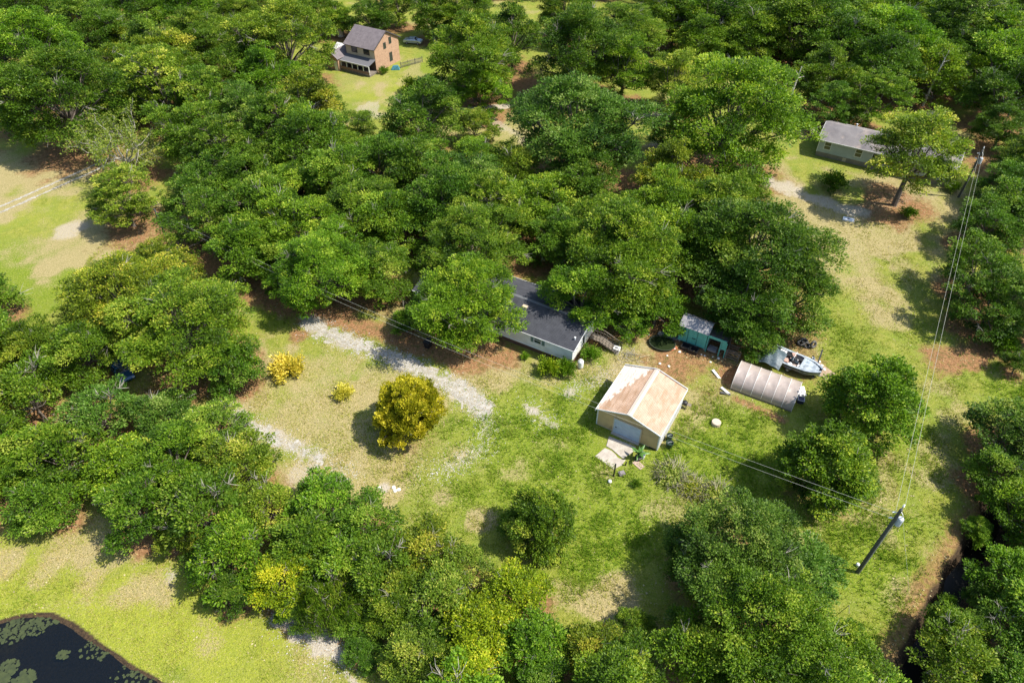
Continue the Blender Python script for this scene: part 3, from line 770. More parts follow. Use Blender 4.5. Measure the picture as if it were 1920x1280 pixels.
for t in placed:                      # leaf litter below the crowns
    X, Y, R = t['X'], t['Y'], t['R']
    if t['var'] in ('B', 'YB', 'twig'): continue
    ix = np.where(np.abs(gx-X) < R*1.3)[0]; iy = np.where(np.abs(gy-Y) < R*1.3)[0]
    if len(ix) == 0 or len(iy) == 0: continue
    sub = np.ix_(iy, ix)
    lone = t['var'] in ('C', 'Y')
    v = (1-sstep(.5, 1.15, np.hypot(GX[sub]-X, GY[sub]-Y)/R+(n1[sub]-.5)*.9))*(.45 if lone else .9)
    litter[sub] = np.maximum(litter[sub], v)
# terrain: pond and ditch cut in, faint swells elsewhere
def poly_sd(poly):
    d = seg_dist(GX, GY, poly+[poly[0]]); ins = inside(GX, GY, poly)
    return np.where(ins, -d, d)
near = (GX > -120) & (GX < 120) & (GY < 150)
psd = poly_sd(POND)+(n1-.5)*.5
dsd = seg_dist(GX, GY, P2(DITCH))+(n1-.5)*1.0
GZ = .10*(n3-.5)*sstep(500, 200, np.abs(GX))+.06*(n2-.5)*near
flat = np.ones_like(GX)
for cx, cy, r in ((0, 66, 22), (15, 51, 9), (24, 64, 5), (30, 56, 8), (64, 108, 17), (-30, 153, 12), (34, 60, 6)):
    flat *= sstep(r*.85, r*1.15, np.hypot(GX-cx, GY-cy))
GZ *= flat
GZ += -1.1*sstep(.25, -4.2, psd) - .05*sstep(.6, .1, psd)
GZ += -2.0*sstep(1.8, .4, dsd)
mud = union(mud, sstep(-.05, -.5, psd), sstep(2.2, 1.2, dsd)*.95)
litter = np.maximum(litter, sstep(4.5, 2.2, dsd)*.7)
for q in (lush, yell, dry): q *= (1-mud)
sand *= (1-mud)
# patchiness everywhere
dry = np.clip(dry+.55*sstep(.52, .72, fbm(GX+90, GY+20, .22, 4)), 0, 1)
lush = np.clip(lush*.9+.25*sstep(.5, .7, fbm(GX+20, GY+920, .2, 4)), 0, 1)
ny, nx = GX.shape
idx = np.arange(nx*ny).reshape(ny, nx)
F = np.stack([idx[:-1, :-1], idx[:-1, 1:], idx[1:, 1:], idx[1:, :-1]], -1).reshape(-1, 4)
V = np.stack([GX, GY, GZ], -1).reshape(-1, 3)

def ground_material():
    m = bpy.data.materials.new('ground'); m.use_nodes = True
    nt = m.node_tree; N = nt.nodes; L = nt.links; b = N['Principled BSDF']
    tc = N.new('ShaderNodeTexCoord')
    def noise(s, d=5, off=0, dist=0):
        n = N.new('ShaderNodeTexNoise'); n.inputs['Scale'].default_value = s; n.inputs['Detail'].default_value = d; n.inputs['Distortion'].default_value = dist
        mp = N.new('ShaderNodeMapping'); mp.inputs['Location'].default_value = (off, off*.7, 0)
        L.new(tc.outputs['Object'], mp.inputs[0]); L.new(mp.outputs[0], n.inputs['Vector']); return n.outputs[0]
    def rng_(v, a, c, lo=0, hi=1):
        r = N.new('ShaderNodeMapRange'); r.inputs[1].default_value = a; r.inputs[2].default_value = c; r.inputs[3].default_value = lo; r.inputs[4].default_value = hi
        L.new(v, r.inputs[0]); return r.outputs[0]
    def mix(f, a, c):
        x = N.new('ShaderNodeMix'); x.data_type = 'RGBA'
        L.new(f, x.inputs[0])
        for i, q in ((6, a), (7, c)):
            if isinstance(q, tuple): x.inputs[i].default_value = (*q, 1)
            else: L.new(q, x.inputs[i])
        return x.outputs[2]
    def math_(op, a, c):
        x = N.new('ShaderNodeMath'); x.operation = op
        for i, q in enumerate((a, c)):
            if isinstance(q, (int, float)): x.inputs[i].default_value = q
            else: L.new(q, x.inputs[i])
        return x.outputs[0]
    A = N.new('ShaderNodeAttribute'); A.attribute_name = 'cover'; sA = N.new('ShaderNodeSeparateColor'); L.new(A.outputs['Color'], sA.inputs[0])
    B = N.new('ShaderNodeAttribute'); B.attribute_name = 'soil'; sB = N.new('ShaderNodeSeparateColor'); L.new(B.outputs['Color'], sB.inputs[0])
    nf = noise(5.5, 8, 3, .6); nm = noise(1.5, 6, 9, .8); nl = noise(.35, 4, 31); nff = noise(12, 6, 77, 1.4); nfx = noise(7, 6, 50, 1.8)
    def breakup(mask, n, w=.5):        # mask pushed through noise so its edge is ragged
        return rng_(math_('ADD', mask, math_('MULTIPLY', math_('SUBTRACT', n, .5), 1.5)), .5-w*.5, .5+w*.5)
    g = mix(rng_(nm, .35, .65), (.18, .215, .020), (.31, .30, .060))
    g = mix(rng_(nl, .4, .62), g, (.19, .24, .030))
    g = mix(breakup(sA.outputs[0], nm, .8), g, mix(rng_(nf, .35, .65), (.115, .185, .010), (.22, .275, .020)))     # lush
    g = mix(breakup(sB.outputs[1], nm, .9), g, mix(rng_(nf, .35, .65), (.32, .34, .035), (.24, .28, .03)))   # yellow-green
    g = mix(breakup(sA.outputs[1], nf, .45), g, mix(rng_(nff, .38, .62), (.46, .36, .19), (.24, .22, .075)))     # dry
    g = mix(rng_(nff, .52, .62, 0, .5), g, (.06, .08, .016))                    # dark flecks painted in as shade between the blades
    g = mix(rng_(nfx, .57, .66, 0, .55), g, (.44, .38, .20))                      # straw flecks
    lit = mix(rng_(nf, .35, .65), (.17, .075, .032), (.36, .20, .095))
    lit = mix(rng_(nff, .55, .68, 0, .7), lit, (.40, .26, .15))
    lit = mix(rng_(nm, .48, .66, 0, .75), lit, (.11, .105, .030))
    g = mix(breakup(sA.outputs[2], nm, .6), g, lit)
    snd = mix(rng_(nf, .35, .65), (.52, .47, .38), (.36, .31, .24))
    snd = mix(rng_(nm, .55, .72, 0, .55), snd, (.30, .25, .16))
    nmx = math_('ADD', math_('MULTIPLY', nf, .5), math_('MULTIPLY', nff, .5))
    snd = mix(rng_(nff, .56, .64, 0, .8), snd, (.20, .17, .09))
    g = mix(breakup(sB.outputs[0], nmx, .22), g, snd)
    md = mix(rng_(nf, .35, .65), (.085, .055, .030), (.035, .025, .016))
    g = mix(rng_(sB.outputs[2], .15, .6), g, md)
    L.new(g, b.inputs['Base Color']); b.inputs['Roughness'].default_value = .95; b.inputs['Specular IOR Level'].default_value = .15
    bp = N.new('ShaderNodeBump'); bp.inputs['Strength'].default_value = .8; bp.inputs['Distance'].default_value = .16
    hh = math_('ADD', math_('MULTIPLY', nff, .6), nf)
    L.new(hh, bp.inputs['Height']); L.new(bp.outputs[0], b.inputs['Normal'])
    return m
GMAT = ground_material()
gme = mesh_np('ground', V, F, [GMAT], smooth=True)
def vcol(me, name, r, g, b):
    a = me.attributes.new(name, 'FLOAT_COLOR', 'POINT')
    c = np.stack([r, g, b, np.ones_like(r)], -1).astype(np.float32); a.data.foreach_set('color', c.ravel())
vcol(gme, 'cover', lush.ravel(), dry.ravel(), litter.ravel())
vcol(gme, 'soil', (sand*(0.85)).ravel(), yell.ravel(), mud.ravel())
tag(link('ground', gme), kind='structure')

# the two sandy tracks as thin ragged sheets just above the ground
def sheet(name, px, w, st, mt, nz=1.2, thr=1.0, z=.03):
    pts = P2(px); xs = [p[0] for p in pts]; ys = [p[1] for p in pts]
    ax = np.arange(min(xs)-w, max(xs)+w, st); ay = np.arange(min(ys)-w, max(ys)+w, st)
    X, Y = np.meshgrid(ax, ay)
    d = seg_dist(X, Y, pts)/(w/2)+(fbm(X+300, Y+300, .35)-.5)*1.2+(fbm(X+7, Y+3, 1.7, 4)-.5)*nz
    zz = np.zeros_like(X); cx = np.interp(X, gx, np.arange(len(gx))); cy = np.interp(Y, gy, np.arange(len(gy)))
    i = np.clip(cx.astype(int), 0, len(gx)-2); j = np.clip(cy.astype(int), 0, len(gy)-2)
    zz = np.maximum.reduce([GZ[j, i], GZ[j+1, i], GZ[j, i+1], GZ[j+1, i+1]])+z*.3
    id_ = np.arange(X.size).reshape(X.shape)
    keep = (d[:-1, :-1] < thr)
    F = np.stack([id_[:-1, :-1], id_[:-1, 1:], id_[1:, 1:], id_[1:, :-1]], -1)[keep]
    u, inv = np.unique(F, return_inverse=True)
    V = np.stack([X, Y, zz], -1).reshape(-1, 3)[u]
    return tag(link(name, mesh_np(name, V, inv.reshape(-1, 4), [mt])), kind='structure')
SAND = mat('pale_sand', (.42, .40, .36), .95, (.26, .245, .20), 1.4, bump=.6, bscale=9, col3=(.27, .23, .15), scale3=3.5, thr3=(.47, .60))
sheet('driveway', DRIVE, 2.1, .13, SAND, 3.0)
sheet('path', TRACK, 1.5, .12, SAND, 3.6, .5)
rl = P2(LEFTP)
def offset(pts, d):
    out = []
    for i, p in enumerate(pts):
        a = pts[max(i-1, 0)]; b = pts[min(i+1, len(pts)-1)]
        t = math.hypot(b[0]-a[0], b[1]-a[1]); out.append((p[0]-(b[1]-a[1])/t*d, p[1]+(b[0]-a[0])/t*d))
    return out
_P2 = P2
for d in (-.9, .9):
    o_ = offset(rl, d)
    P2 = lambda l, o_=o_: o_
    sheet('wheel_rut', None, .5, .2, SAND, .9)
P2 = _P2

# water of the pond and the ditch
def water_mat(name, deep, murk, sc, lo, hi):
    m = mat(name, deep, .06, murk, sc, bump=.04, bscale=3, lo=lo, hi=hi); return m
WAT = water_mat('pond_water', (.004, .008, .014), (.014, .015, .012), .15, .5, .75)
pcx, pcy = at2(20, 1260); POUT = [(x+(x-pcx)/math.hypot(x-pcx, y-pcy)*.7, y+(y-pcy)/math.hypot(x-pcx, y-pcy)*.7) for x, y in POND]
nt_ = WAT.node_tree; tr_ = nt_.nodes.new('ShaderNodeBsdfTransparent'); tr_.inputs[0].default_value = (.55, .60, .50, 1); mx_ = nt_.nodes.new('ShaderNodeMixShader'); mx_.inputs[0].default_value = .55
nt_.links.new(tr_.outputs[0], mx_.inputs[1]); nt_.links.new(nt_.nodes['Principled BSDF'].outputs[0], mx_.inputs[2]); nt_.links.new(mx_.outputs[0], nt_.nodes['Material Output'].inputs[0])
w = MB(); w.add([(x, y, -.15) for x, y in POUT], [tuple(range(len(POUT)))[::-1]])
pw = w.build('pond_water', WAT, kind='structure')
if pw.data.polygons[0].normal.z < 0: pw.data.flip_normals()
DW = mat('ditch_water', (.006, .006, .005), .35, spec=.15)
dp = P2(DITCH); L1 = offset(dp, 1.3); L2 = offset(dp, -1.3)
w = MB()
for i in range(len(dp)-1):
    w.add([(*L1[i], -1.5), (*L2[i], -1.5), (*L2[i+1], -1.5), (*L1[i+1], -1.5)], [(0, 1, 2, 3)])
dw = w.build('ditch_water', DW, kind='structure')
# floating weed on the pond
ALG = mat('pond_weed', (.045, .060, .018), .95, (.028, .040, .014), 3, bump=.4)
r = np.random.default_rng(3); V_ = []; F_ = []
def weed(px, py, rad, k):
    cx, cy = at2(px, py)
    for _ in range(k):
        a = r.random()*6.28; q = rad*r.random()**.7
        x, y = cx+q*math.cos(a), cy+q*math.sin(a)*.8
        if not inside(np.array([x]), np.array([y]), POND)[0]: continue
        s = r.uniform(.06, .2); n0 = len(V_); m = 6; a0 = r.random()*6
        for j in range(m):
            t = a0+j*6.283/m; V_.append((x+s*r.uniform(.6, 1.2)*math.cos(t), y+s*r.uniform(.6, 1.2)*math.sin(t), -.138+.008*r.random()))
        F_.append(tuple(range(n0, n0+m)))
weed(15, 1250, .9, 130); weed(45, 1270, .9, 140); weed(0, 1285, 1.3, 180); weed(25, 1180, 1.5, 150); weed(70, 1170, 1.2, 90); weed(118, 1225, .5, 60); weed(110, 1160, .6, 30); weed(250, 1262, 2.0, 60); weed(180, 1215, 1.4, 60)
mb = MB(); mb.v = V_; mb.f = F_
tag(mb.build('pond_weed', ALG), 'brownish green weed floating in mats on the dark pond water', 'pond weed', kind='stuff')

# grass blades
def grass():
    r = np.random.default_rng(8)
    n = 420000
    X = r.uniform(-62, 70, n); Y = r.uniform(21, 118, n)
    i = np.clip(np.searchsorted(gx, X)-1, 0, nx-2); j = np.clip(np.searchsorted(gy, Y)-1, 0, ny-2)
    dens = (.24+.55*lush[j, i]+.25*yell[j, i]+.15*dry[j, i])*(1-np.clip(sand[j, i]*1.3, 0, 1))*(1-np.clip(litter[j, i]*1.1, 0, .96))*(1-mud[j, i])
    dens *= .35+1.3*sstep(.4, .65, fbm(X+33, Y+66, .55, 4))
    dens *= np.clip((125-Y)/60, .25, 1)
    for (cx, cy, hx, hy, an) in CLEAR:
        dx, dy = X-cx, Y-cy; u = dx*cosd(an)+dy*sind(an); v = -dx*sind(an)+dy*cosd(an)
        dens[(np.abs(u) < hx) & (np.abs(v) < hy)] = 0
    k = r.random(n) < dens
    X, Y, i, j = X[k], Y[k], i[k], j[k]
    lu = lush[j, i]; dr = dry[j, i]; ye = yell[j, i]
    Z = GZ[j, i]
    m = len(X); B = 3
    base = np.repeat(np.stack([X, Y, Z-.02], 1), B, 0)+np.concatenate([r.normal(0, .07, (m*B, 2)), np.zeros((m*B, 1))], 1)
    a = r.random(m*B)*6.283; l = np.repeat(.15+.26*lu+.04*r.random(m), B)*r.uniform(.6, 1.3, m*B)
    ln = r.uniform(.35, 1.1, m*B)
    tip = base+np.stack([np.cos(a)*ln*l, np.sin(a)*ln*l, l], 1)
    sd = np.stack([-np.sin(a), np.cos(a), np.zeros(m*B)], 1)*(.028+.012*r.random((m*B, 1)))
    V = np.stack([base-sd, base+sd, tip], 1).reshape(-1, 3)
    t = np.repeat(.45-.35*lu+.38*dr+.2*ye, B)+r.normal(0, .13, m*B)
    return mesh_np('grass', V, np.arange(3*m*B).reshape(-1, 3), [GRASS], np.clip(t, 0, 1))
GRASS = leaf_material('grass_blades', [(0, (.10, .20, .008)), (.35, (.20, .285, .018)), (.65, (.35, .34, .07)), (1, (.52, .42, .19))], .25, .7)

def chips(name, n, gen, size, mats, label, cat, zoff=.01, lift=.03):
    """loose flat chips scattered on the ground as one object"""
    r = np.random.default_rng(hash(name) % 1000 if False else len(name)*7)
    X, Y = gen(r, n)
    i = np.clip(np.searchsorted(gx, X)-1, 0, nx-2); j = np.clip(np.searchsorted(gy, Y)-1, 0, ny-2)
    Z = np.maximum.reduce([GZ[j, i], GZ[j+1, i], GZ[j, i+1], GZ[j+1, i+1]])+zoff
    c = np.stack([X, Y, Z], 1); a = r.random(len(X))*6.28; l = size*r.uniform(.5, 1.6, len(X)); w = l*r.uniform(.35, .9, len(X))
    ax = np.stack([np.cos(a), np.sin(a), r.normal(0, .15, len(X))], 1)*l[:, None]; sd = np.stack([-np.sin(a), np.cos(a), r.normal(0, .15, len(X))], 1)*w[:, None]
    up = np.array([0, 0, 1.0])*(lift*r.random((len(X), 1))+.01)
    V = np.stack([c-ax*.5, c+sd*.5+up, c+ax*.5, c-sd*.5+up], 1).reshape(-1, 3)
    return tag(link(name, mesh_np(name, V, np.arange(len(V)).reshape(-1, 4), mats)), label, cat, kind='stuff')
def along(paths, spread):
    def g(r, n):
        X = []; Y = []
        segs = [(a, b) for p in paths for a, b in zip(P2(p)[:-1], P2(p)[1:])]
        L_ = np.array([math.hypot(b[0]-a[0], b[1]-a[1]) for a, b in segs]); k = r.choice(len(segs), n, p=L_/L_.sum()); t = r.random(n)
        A = np.array([s[0] for s in segs])[k]; B = np.array([s[1] for s in segs])[k]
        P = A+(B-A)*t[:, None]+r.normal(0, spread, (n, 2)); return P[:, 0], P[:, 1]
    return g
chips('gravel', 9000, along([DRIVE, DRIVE, TRACK, [(600, 862), (660, 900)], LOOPT, [(520, 1158), (570, 1180), (620, 1215), (650, 1262)], [(985, 760), (1040, 800)], [(1060, 735), (1150, 700)]], .95), .11, [mat('gravel_chip', (.50, .48, .44), .9, (.34, .32, .28), 6)], 'loose pale gravel and sand crumbs strewn along the sandy tracks', 'gravel')
def under(r, n):
    T = [t for t in placed if t['var'] not in ('B', 'YB', 'twig') and t['Y'] < 130]
    k = r.integers(0, len(T), n); X0 = np.array([t['X'] for t in T])[k]; Y0 = np.array([t['Y'] for t in T])[k]; R = np.array([t['R'] for t in T])[k]
    a = r.random(n)*6.28; q = R*(.3+.95*r.random(n)); return X0+np.cos(a)*q, Y0+np.sin(a)*q
chips('fallen_leaves', 26000, under, .11, [mat('fallen_leaf', (.30, .17, .08), .9, (.44, .30, .16), 1.1, lo=.45, hi=.55)], 'brown and tan fallen leaves on the earth around the trees', 'fallen leaves')
def lawn(r, n):
    X = r.uniform(-60, 68, n*3); Y = r.uniform(22, 118, n*3)
    i = np.clip(np.searchsorted(gx, X)-1, 0, nx-2); j = np.clip(np.searchsorted(gy, Y)-1, 0, ny-2)
    k = r.random(n*3) < (.15+.7*dry[j, i])*(1-mud[j, i])*sstep(.42, .7, fbm(X+13, Y+5, .6, 4)); return X[k], Y[k]
chips('straw', 30000, lawn, .16, [mat('straw', (.42, .36, .19), .9, (.30, .26, .12), 1.3, lo=.45, hi=.55)], 'dry straw and dead grass lying in drifts on the lawns', 'straw', .02, .08)
# ---------------------------------------------------------------- buildings
def loc(ox, oy, deg, px, py, z=0):
    X, Y = at2(px, py, z); dx, dy = X-ox, Y-oy
    return dx*cosd(deg)+dy*sind(deg), -dx*sind(deg)+dy*cosd(deg)
def part_copy(name, me, parent, locn=(0, 0, 0), rot=(0, 0, 0), scale=(1, 1, 1), label=None):
    o = link(name, me, parent); o.location = locn; o.rotation_euler = rot; o.scale = scale
    if label: o['label'] = label
    return o
WHITE = mat('white_paint', (.74, .75, .74), .5, (.62, .62, .60), 2)
WSIDE = mat('white_siding', (.70, .70, .66), .55, (.60, .60, .54), 1.2, bump=.1)
SKIRT = mat('brown_skirting', (.14, .075, .045), .9, (.09, .05, .035), 2, bump=.3)
DROOF = mat('dark_shingle', (.047, .050, .060), .85, (.030, .032, .040), 1.3, bump=.4, bscale=14, col3=(.085, .085, .09), scale3=22, thr3=(.55, .75))
GREENSH = mat('green_shutter', (.12, .19, .17), .6)
GLASS = mat('dark_glass', (.02, .03, .035), .08, spec=.8)
BLACK = mat('black_plastic', (.018, .018, .02), .45)
GREY = mat('grey_metal', (.33, .34, .35), .45, (.24, .25, .26), 3, metal=.3)
WOOD = mat('weathered_wood', (.22, .185, .145), .9, (.13, .11, .09), 4, stretch=(1, 6, 6), bump=.3)
CONC = mat('concrete', (.44, .40, .34), .9, (.34, .30, .25), 1.5, bump=.2, col3=(.28, .24, .20), scale3=5, thr3=(.6, .75))
TAN = mat('tan_siding', (.60, .42, .20), .7, (.52, .36, .17), 1.5, col3=(.33, .22, .12), scale3=.9, thr3=(.6, .75))

def lap_wall(x0, x1, y, z0, z1, step, holes=(), t=.03, gable=None):
    """overlapping boards with real edges on the plane y (facing -y); holes = (x0,x1,z0,z1)"""
    mb = MB(); z = z0
    while z < (gable[1] if gable else z1)-1e-6:
        zt = min(z+step, gable[1] if gable else z1)
        a, b = x0, x1
        if gable and zt > z1:
            f = (zt-z1)/(gable[1]-z1); a = x0+(gable[0]-x0)*f; b = x1+(gable[0]-x1)*f
        spans = [(a, b)]
        for hx0, hx1, hz0, hz1 in holes:
            if zt > hz0+.02 and z < hz1-.02:
                ns = []
                for p, q in spans:
                    if hx0 > p: ns.append((p, min(q, hx0)))
                    if hx1 < q: ns.append((max(p, hx1), q))
                spans = [s for s in ns if s[1]-s[0] > .02]
        for p, q in spans:
            mb.add([(p, y, z), (q, y, z), (q, y, zt), (p, y, zt), (p, y-t, z), (q, y-t, z), (q, y-.004, zt), (p, y-.004, zt)],
                   [(4, 5, 6, 7), (0, 1, 5, 4), (0, 4, 7, 3), (1, 2, 6, 5), (3, 7, 6, 2)])
        z = zt
    return mb
def gable_solid(x0, x1, y0, y1, z0, ze, zr, ridge='x'):
    """solid house body, ridge along x or y"""
    mb = MB()
    if ridge == 'x':
        ym = (y0+y1)/2
        P = [(y0, z0), (y1, z0), (y1, ze), (ym, zr), (y0, ze)]
        v = [(x0, a, b) for a, b in P]+[(x1, a, b) for a, b in P]
    else:
        xm = (x0+x1)/2
        P = [(x0, z0), (x1, z0), (x1, ze), (xm, zr), (x0, ze)]
        v = [(a, y0, b) for a, b in P]+[(a, y1, b) for a, b in P]
    mb.add(v, [(0, 1, 2, 3, 4), (9, 8, 7, 6, 5)]+[(i, i+5, (i+1) % 5+5, (i+1) % 5) for i in range(5)])
    return mb
def window(parent, x, z, w, h, y=0.0, axis='x', frame=WHITE, shutters=None, bars=True, name='window', out=-1):
    """window whose frame stands proud of the wall plane; panes are its sub-parts"""
    def bx(mb, a0, a1, d0, d1, z0, z1):
        lo, hi = sorted((y+out*d0, y+out*d1))
        if axis == 'x': mb.box(a0, a1, lo, hi, z0, z1)
        else: mb.box(lo, hi, a0, a1, z0, z1)
    f = MB(); t = .09
    bx(f, x, x+t, .0, .07, z, z+h); bx(f, x+w-t, x+w, .0, .07, z, z+h)
    bx(f, x+t, x+w-t, .0, .07, z, z+t); bx(f, x+t, x+w-t, .0, .07, z+h-t, z+h)
    if bars: bx(f, x+t, x+w-t, .0, .06, z+h*.5-.03, z+h*.5+.03)
    fo = f.build(name, frame, parent)
    for k in range(2 if bars else 1):
        zz0 = z+t if k == 0 else z+h*.5+.03
        zz1 = (z+h*.5-.03) if (bars and k == 0) else z+h-t
        g = MB(); bx(g, x+t, x+w-t, .005, .035, zz0, zz1); g.build('pane', GLASS, fo)
    if shutters:
        for a in (x-.42, x+w+.02):
            s_ = MB(); bx(s_, a, a+.40, .002, .05, z, z+h)
            for q in range(9): bx(s_, a+.05, a+.35, .05, .065, z+.08+q*(h-.16)/9, z+.08+q*(h-.16)/9+.07)
            s_.build('shutter', shutters, fo)
    return fo

# ---- white single storey house with the dark roof
HA = -29.47; ho = at2(1076, 659, 3.0); L_ = 23.7; Dp = 9.1
HO = (ho[0]-L_*cosd(HA), ho[1]-L_*sind(HA))
h = thing('house', 'long white one-storey house under a dark shingle roof, half hidden by a tree', 'house', (*HO, 0), math.radians(HA))
gable_solid(.3, L_-.3, .35, Dp-.35, .82, 2.98, 4.05).build('wall', WSIDE, h)
wx = [loc(*HO, HA, 1006, 632.5, 3.0)[0]]
WW = [(wx[0]-.55, 1.7), (wx[0]-6.2, 1.7), (wx[0]-11, 1.7), (2.4, 1.7)]
lap_wall(.3, L_-.3, .35, .84, 2.93, .19, [(a, a+1.1, b, b+1.05) for a, b in WW]).build('siding', WSIDE, h, kind='stuff')
for a, b in WW: window(h, a, b-.02, 1.1, 1.1, .35, shutters=GREENSH)
MB().box(.36, L_-.36, .45, Dp-.45, -.2, .81).build('skirting', SKIRT, h)
MB().box(.25, L_-.25, .26, .33, .78, .86).build('trim', WHITE, h)
for x in (.27, L_-.37): MB().box(x, x+.12, .27, .36, .87, 2.9).build('corner_trim', WHITE, h)
MB().box(L_-.3, L_-.22, Dp-.42, Dp-.30, .86, 2.9).build('corner_trim', WHITE, h)
def roof_planes(par, x0, x1, y0, y1, ze, zr, t, m, name='roof', courses=0, cl=None):
    ym = (y0+y1)/2; out = []
    for s in (0, 1):
        ya = y0 if s == 0 else y1
        q = [(x0, ya, ze), (x1, ya, ze), (x1, ym, zr), (x0, ym, zr)]
        if s: q = [q[1], q[0], q[3], q[2]]
        mb = MB().slab(q, t)
        if courses:
            for k in range(courses):
                a = k/courses; b = (k+1)/courses
                A = lambda x, f, up=0: (x, ya+(ym-ya)*f, ze+(zr-ze)*f+up)
                qq = [A(x0+.01, a, .022), A(x1-.01, a, .022), A(x1-.01, b, .004), A(x0+.01, b, .004)]
                lo = [A(x0+.01, a, .0), A(x1-.01, a, .0)]
                mb.add(qq+lo, [(0, 1, 2, 3) if s == 0 else (3, 2, 1, 0), (4, 5, 1, 0) if s == 0 else (0, 1, 5, 4)])
        out.append(mb.build(name, m, par))
    return out
rf = roof_planes(h, 0, L_, 0, Dp, 3.0, 4.25, .10, DROOF, courses=26)
MB().slab([(0, Dp/2-.22, 4.225), (L_, Dp/2-.22, 4.225), (L_, Dp/2, 4.30), (0, Dp/2, 4.30)], .03).slab([(0, Dp/2, 4.30), (L_, Dp/2, 4.30), (L_, Dp/2+.22, 4.225), (0, Dp/2+.22, 4.225)], .03).build('ridge_cap', mat('ridge_shingle', (.11, .115, .125), .8), rf[0])
mb = MB(); mb.box(0, L_, -.05, 0, 2.86, 3.01).box(0, L_, Dp, Dp+.05, 2.86, 3.01)
mb.slab([(L_, -.02, 2.99), (L_+.05, -.02, 2.99), (L_+.05, Dp/2, 4.25), (L_, Dp/2, 4.25)], .17).slab([(L_, Dp/2, 4.25), (L_+.05, Dp/2, 4.25), (L_+.05, Dp+.02, 2.99), (L_, Dp+.02, 2.99)], .17)
mb.build('fascia', WHITE, h)
vx, vy = loc(*HO, HA, 985, 578, 3.6)
MB().box(vx-.28, vx+.28, vy-.2, vy+.2, 3.3, 3.95).box(vx-.36, vx+.36, vy-.28, vy+.28, 3.95, 4.02).build('roof_vent', mat('tan_metal', (.50, .40, .28), .6), h)
for (a, b) in ((1078, 638), (1058, 600)):
    vx, vy = loc(*HO, HA, a, b, 3.3); MB().lathe(vx, vy, [(.07, 3.0), (.07, 3.75), (.12, 3.75), (.12, 3.82)], 8).build('vent_pipe', WHITE, h)
for yy, w_, z_, hh in ((1.0, .7, 1.9, .8), (3.0, .85, 1.15, 1.75), (4.1, .5, 2.1, .6)):
    window(h, yy, z_, w_, hh, L_-.3, axis='y', out=1, bars=hh < 1.5)
MB().box(L_-.299, L_-.26, 6.6, 8.3, 1.0, 2.9).build('recess_shade_panel', BLACK, h)  # flat black panel on the wall, its colour stands for a shaded recess

# wooden steps with rails at the end wall
sx, sy = loc(*HO, HA, 1113, 626, 1.0); ex, ey = loc(*HO, HA, 1151, 652, 0)
st = thing('wooden_steps', 'weathered grey wooden steps with handrails at the right end of the white house', 'steps', (*HO, 0), math.radians(HA))
x0 = L_-.1; yc = 5.2
mb = MB()
for k in range(8): mb.box(x0+.02, x0+1.5, yc-.1+k*.15, yc+.03+k*.15, .98, 1.03)
mb.build('landing', WOOD, st, kind='stuff')
treads = MB().box(0, .3, 0, 1.1, 0, .05).mesh('tread', WOOD)
for k in range(9): part_copy('tread', treads, st, (x0+1.52+k*.27, yc-.05, .88-.1*k))
for k, yy in enumerate((yc-.12, yc+1.1)):
    MB().bar((x0+1.45, yy, .9), (x0+4.0, yy, -.02), .05, .2).build('stringer', WOOD, st)
    mb = MB(); mb.bar((x0+.05, yy, 1.95), (x0+1.5, yy, 1.95), .07).bar((x0+1.5, yy, 1.95), (x0+4.0, yy, .95), .07)
    for q in range(10):
        f = q/9; xx = x0+.1+3.85*f; zt = 1.95 if xx < x0+1.5 else 1.95-(xx-x0-1.5)*.4
        mb.bar((xx, yy, max(0, zt-1.02)), (xx, yy, zt), .05)
    mb.bar((x0+.05, yy, 1.45), (x0+1.5, yy, 1.45), .05).bar((x0+1.5, yy, 1.45), (x0+4.0, yy, .45), .05)
    mb.build('railing', WOOD, st)

# ---- garage
GA = -30.9; g0 = at2(1118, 768, 2.7); g1 = at2(1238, 820, 2.7); g3 = at2(1170, 686, 2.7)
GW = 7.55; GD = 7.85
g = thing('garage', 'tan sided garage with a rust-stained metal roof and pale blue roll-up door', 'garage', (*g0, 0), math.radians(GA))
gable_solid(.12, GW-.12, .3, GD-.2, .12, 2.72, 3.82, 'y').build('wall', TAN, g)
gz = 2.7
lap_wall(.12, GW-.12, .3, .15, 2.66, .18, [(2.15, 5.35, 0, 2.36)], gable=(GW/2, 3.75)).build('siding', TAN, g, kind='stuff')
wb = MB().box(GW-.12, GW-.06, .3, GD-.2, .25, 2.6); wb.box(.06, .12, .3, GD-.2, .25, 2.6)
for k in range(18):
    yy = .3+k*(GD-.5)/18; wb.box(GW-.06, GW-.03, yy+.05, yy+.1, .25, 2.6)
wb.build('side_wall', WHITE, g)
DOOR = mat('pale_blue_door', (.50, .58, .64), .5, (.44, .52, .59), 2)
d_ = MB(); d_.box(2.19, 5.31, .20, .26, .14, 2.32)
for k in range(14): d_.box(2.21, 5.29, .165, .20, .16+k*.155, .16+k*.155+.115)
do = d_.build('roll_up_door', DOOR, g)
MB().box(2.42, 2.56, .13, .17, 1.05, 1.17).build('handle', BLACK, do)
MB().box(2.05, 2.19, .19, .27, .12, 2.45).box(5.31, 5.45, .19, .27, .12, 2.45).box(2.19, 5.31, .19, .27, 2.32, 2.45).build('door_frame', mat('tan_trim', (.55, .45, .32), .6), g)
for a in (.07, GW-.2): MB().box(a, a+.13, .24, .34, .15, 2.62).build('corner_trim', WHITE, g)
MB().box(.05, GW-.05, .32, GD-.1, -.1, .12).build('foundation', CONC, g)
MB().box(2.1, 5.4, -.12, .31, -.02, .125).build('door_sill', CONC, g)
MB().box(GW-1.05, GW-.2, .18, .26, .02, .2).build('vent_slot', BLACK, g)
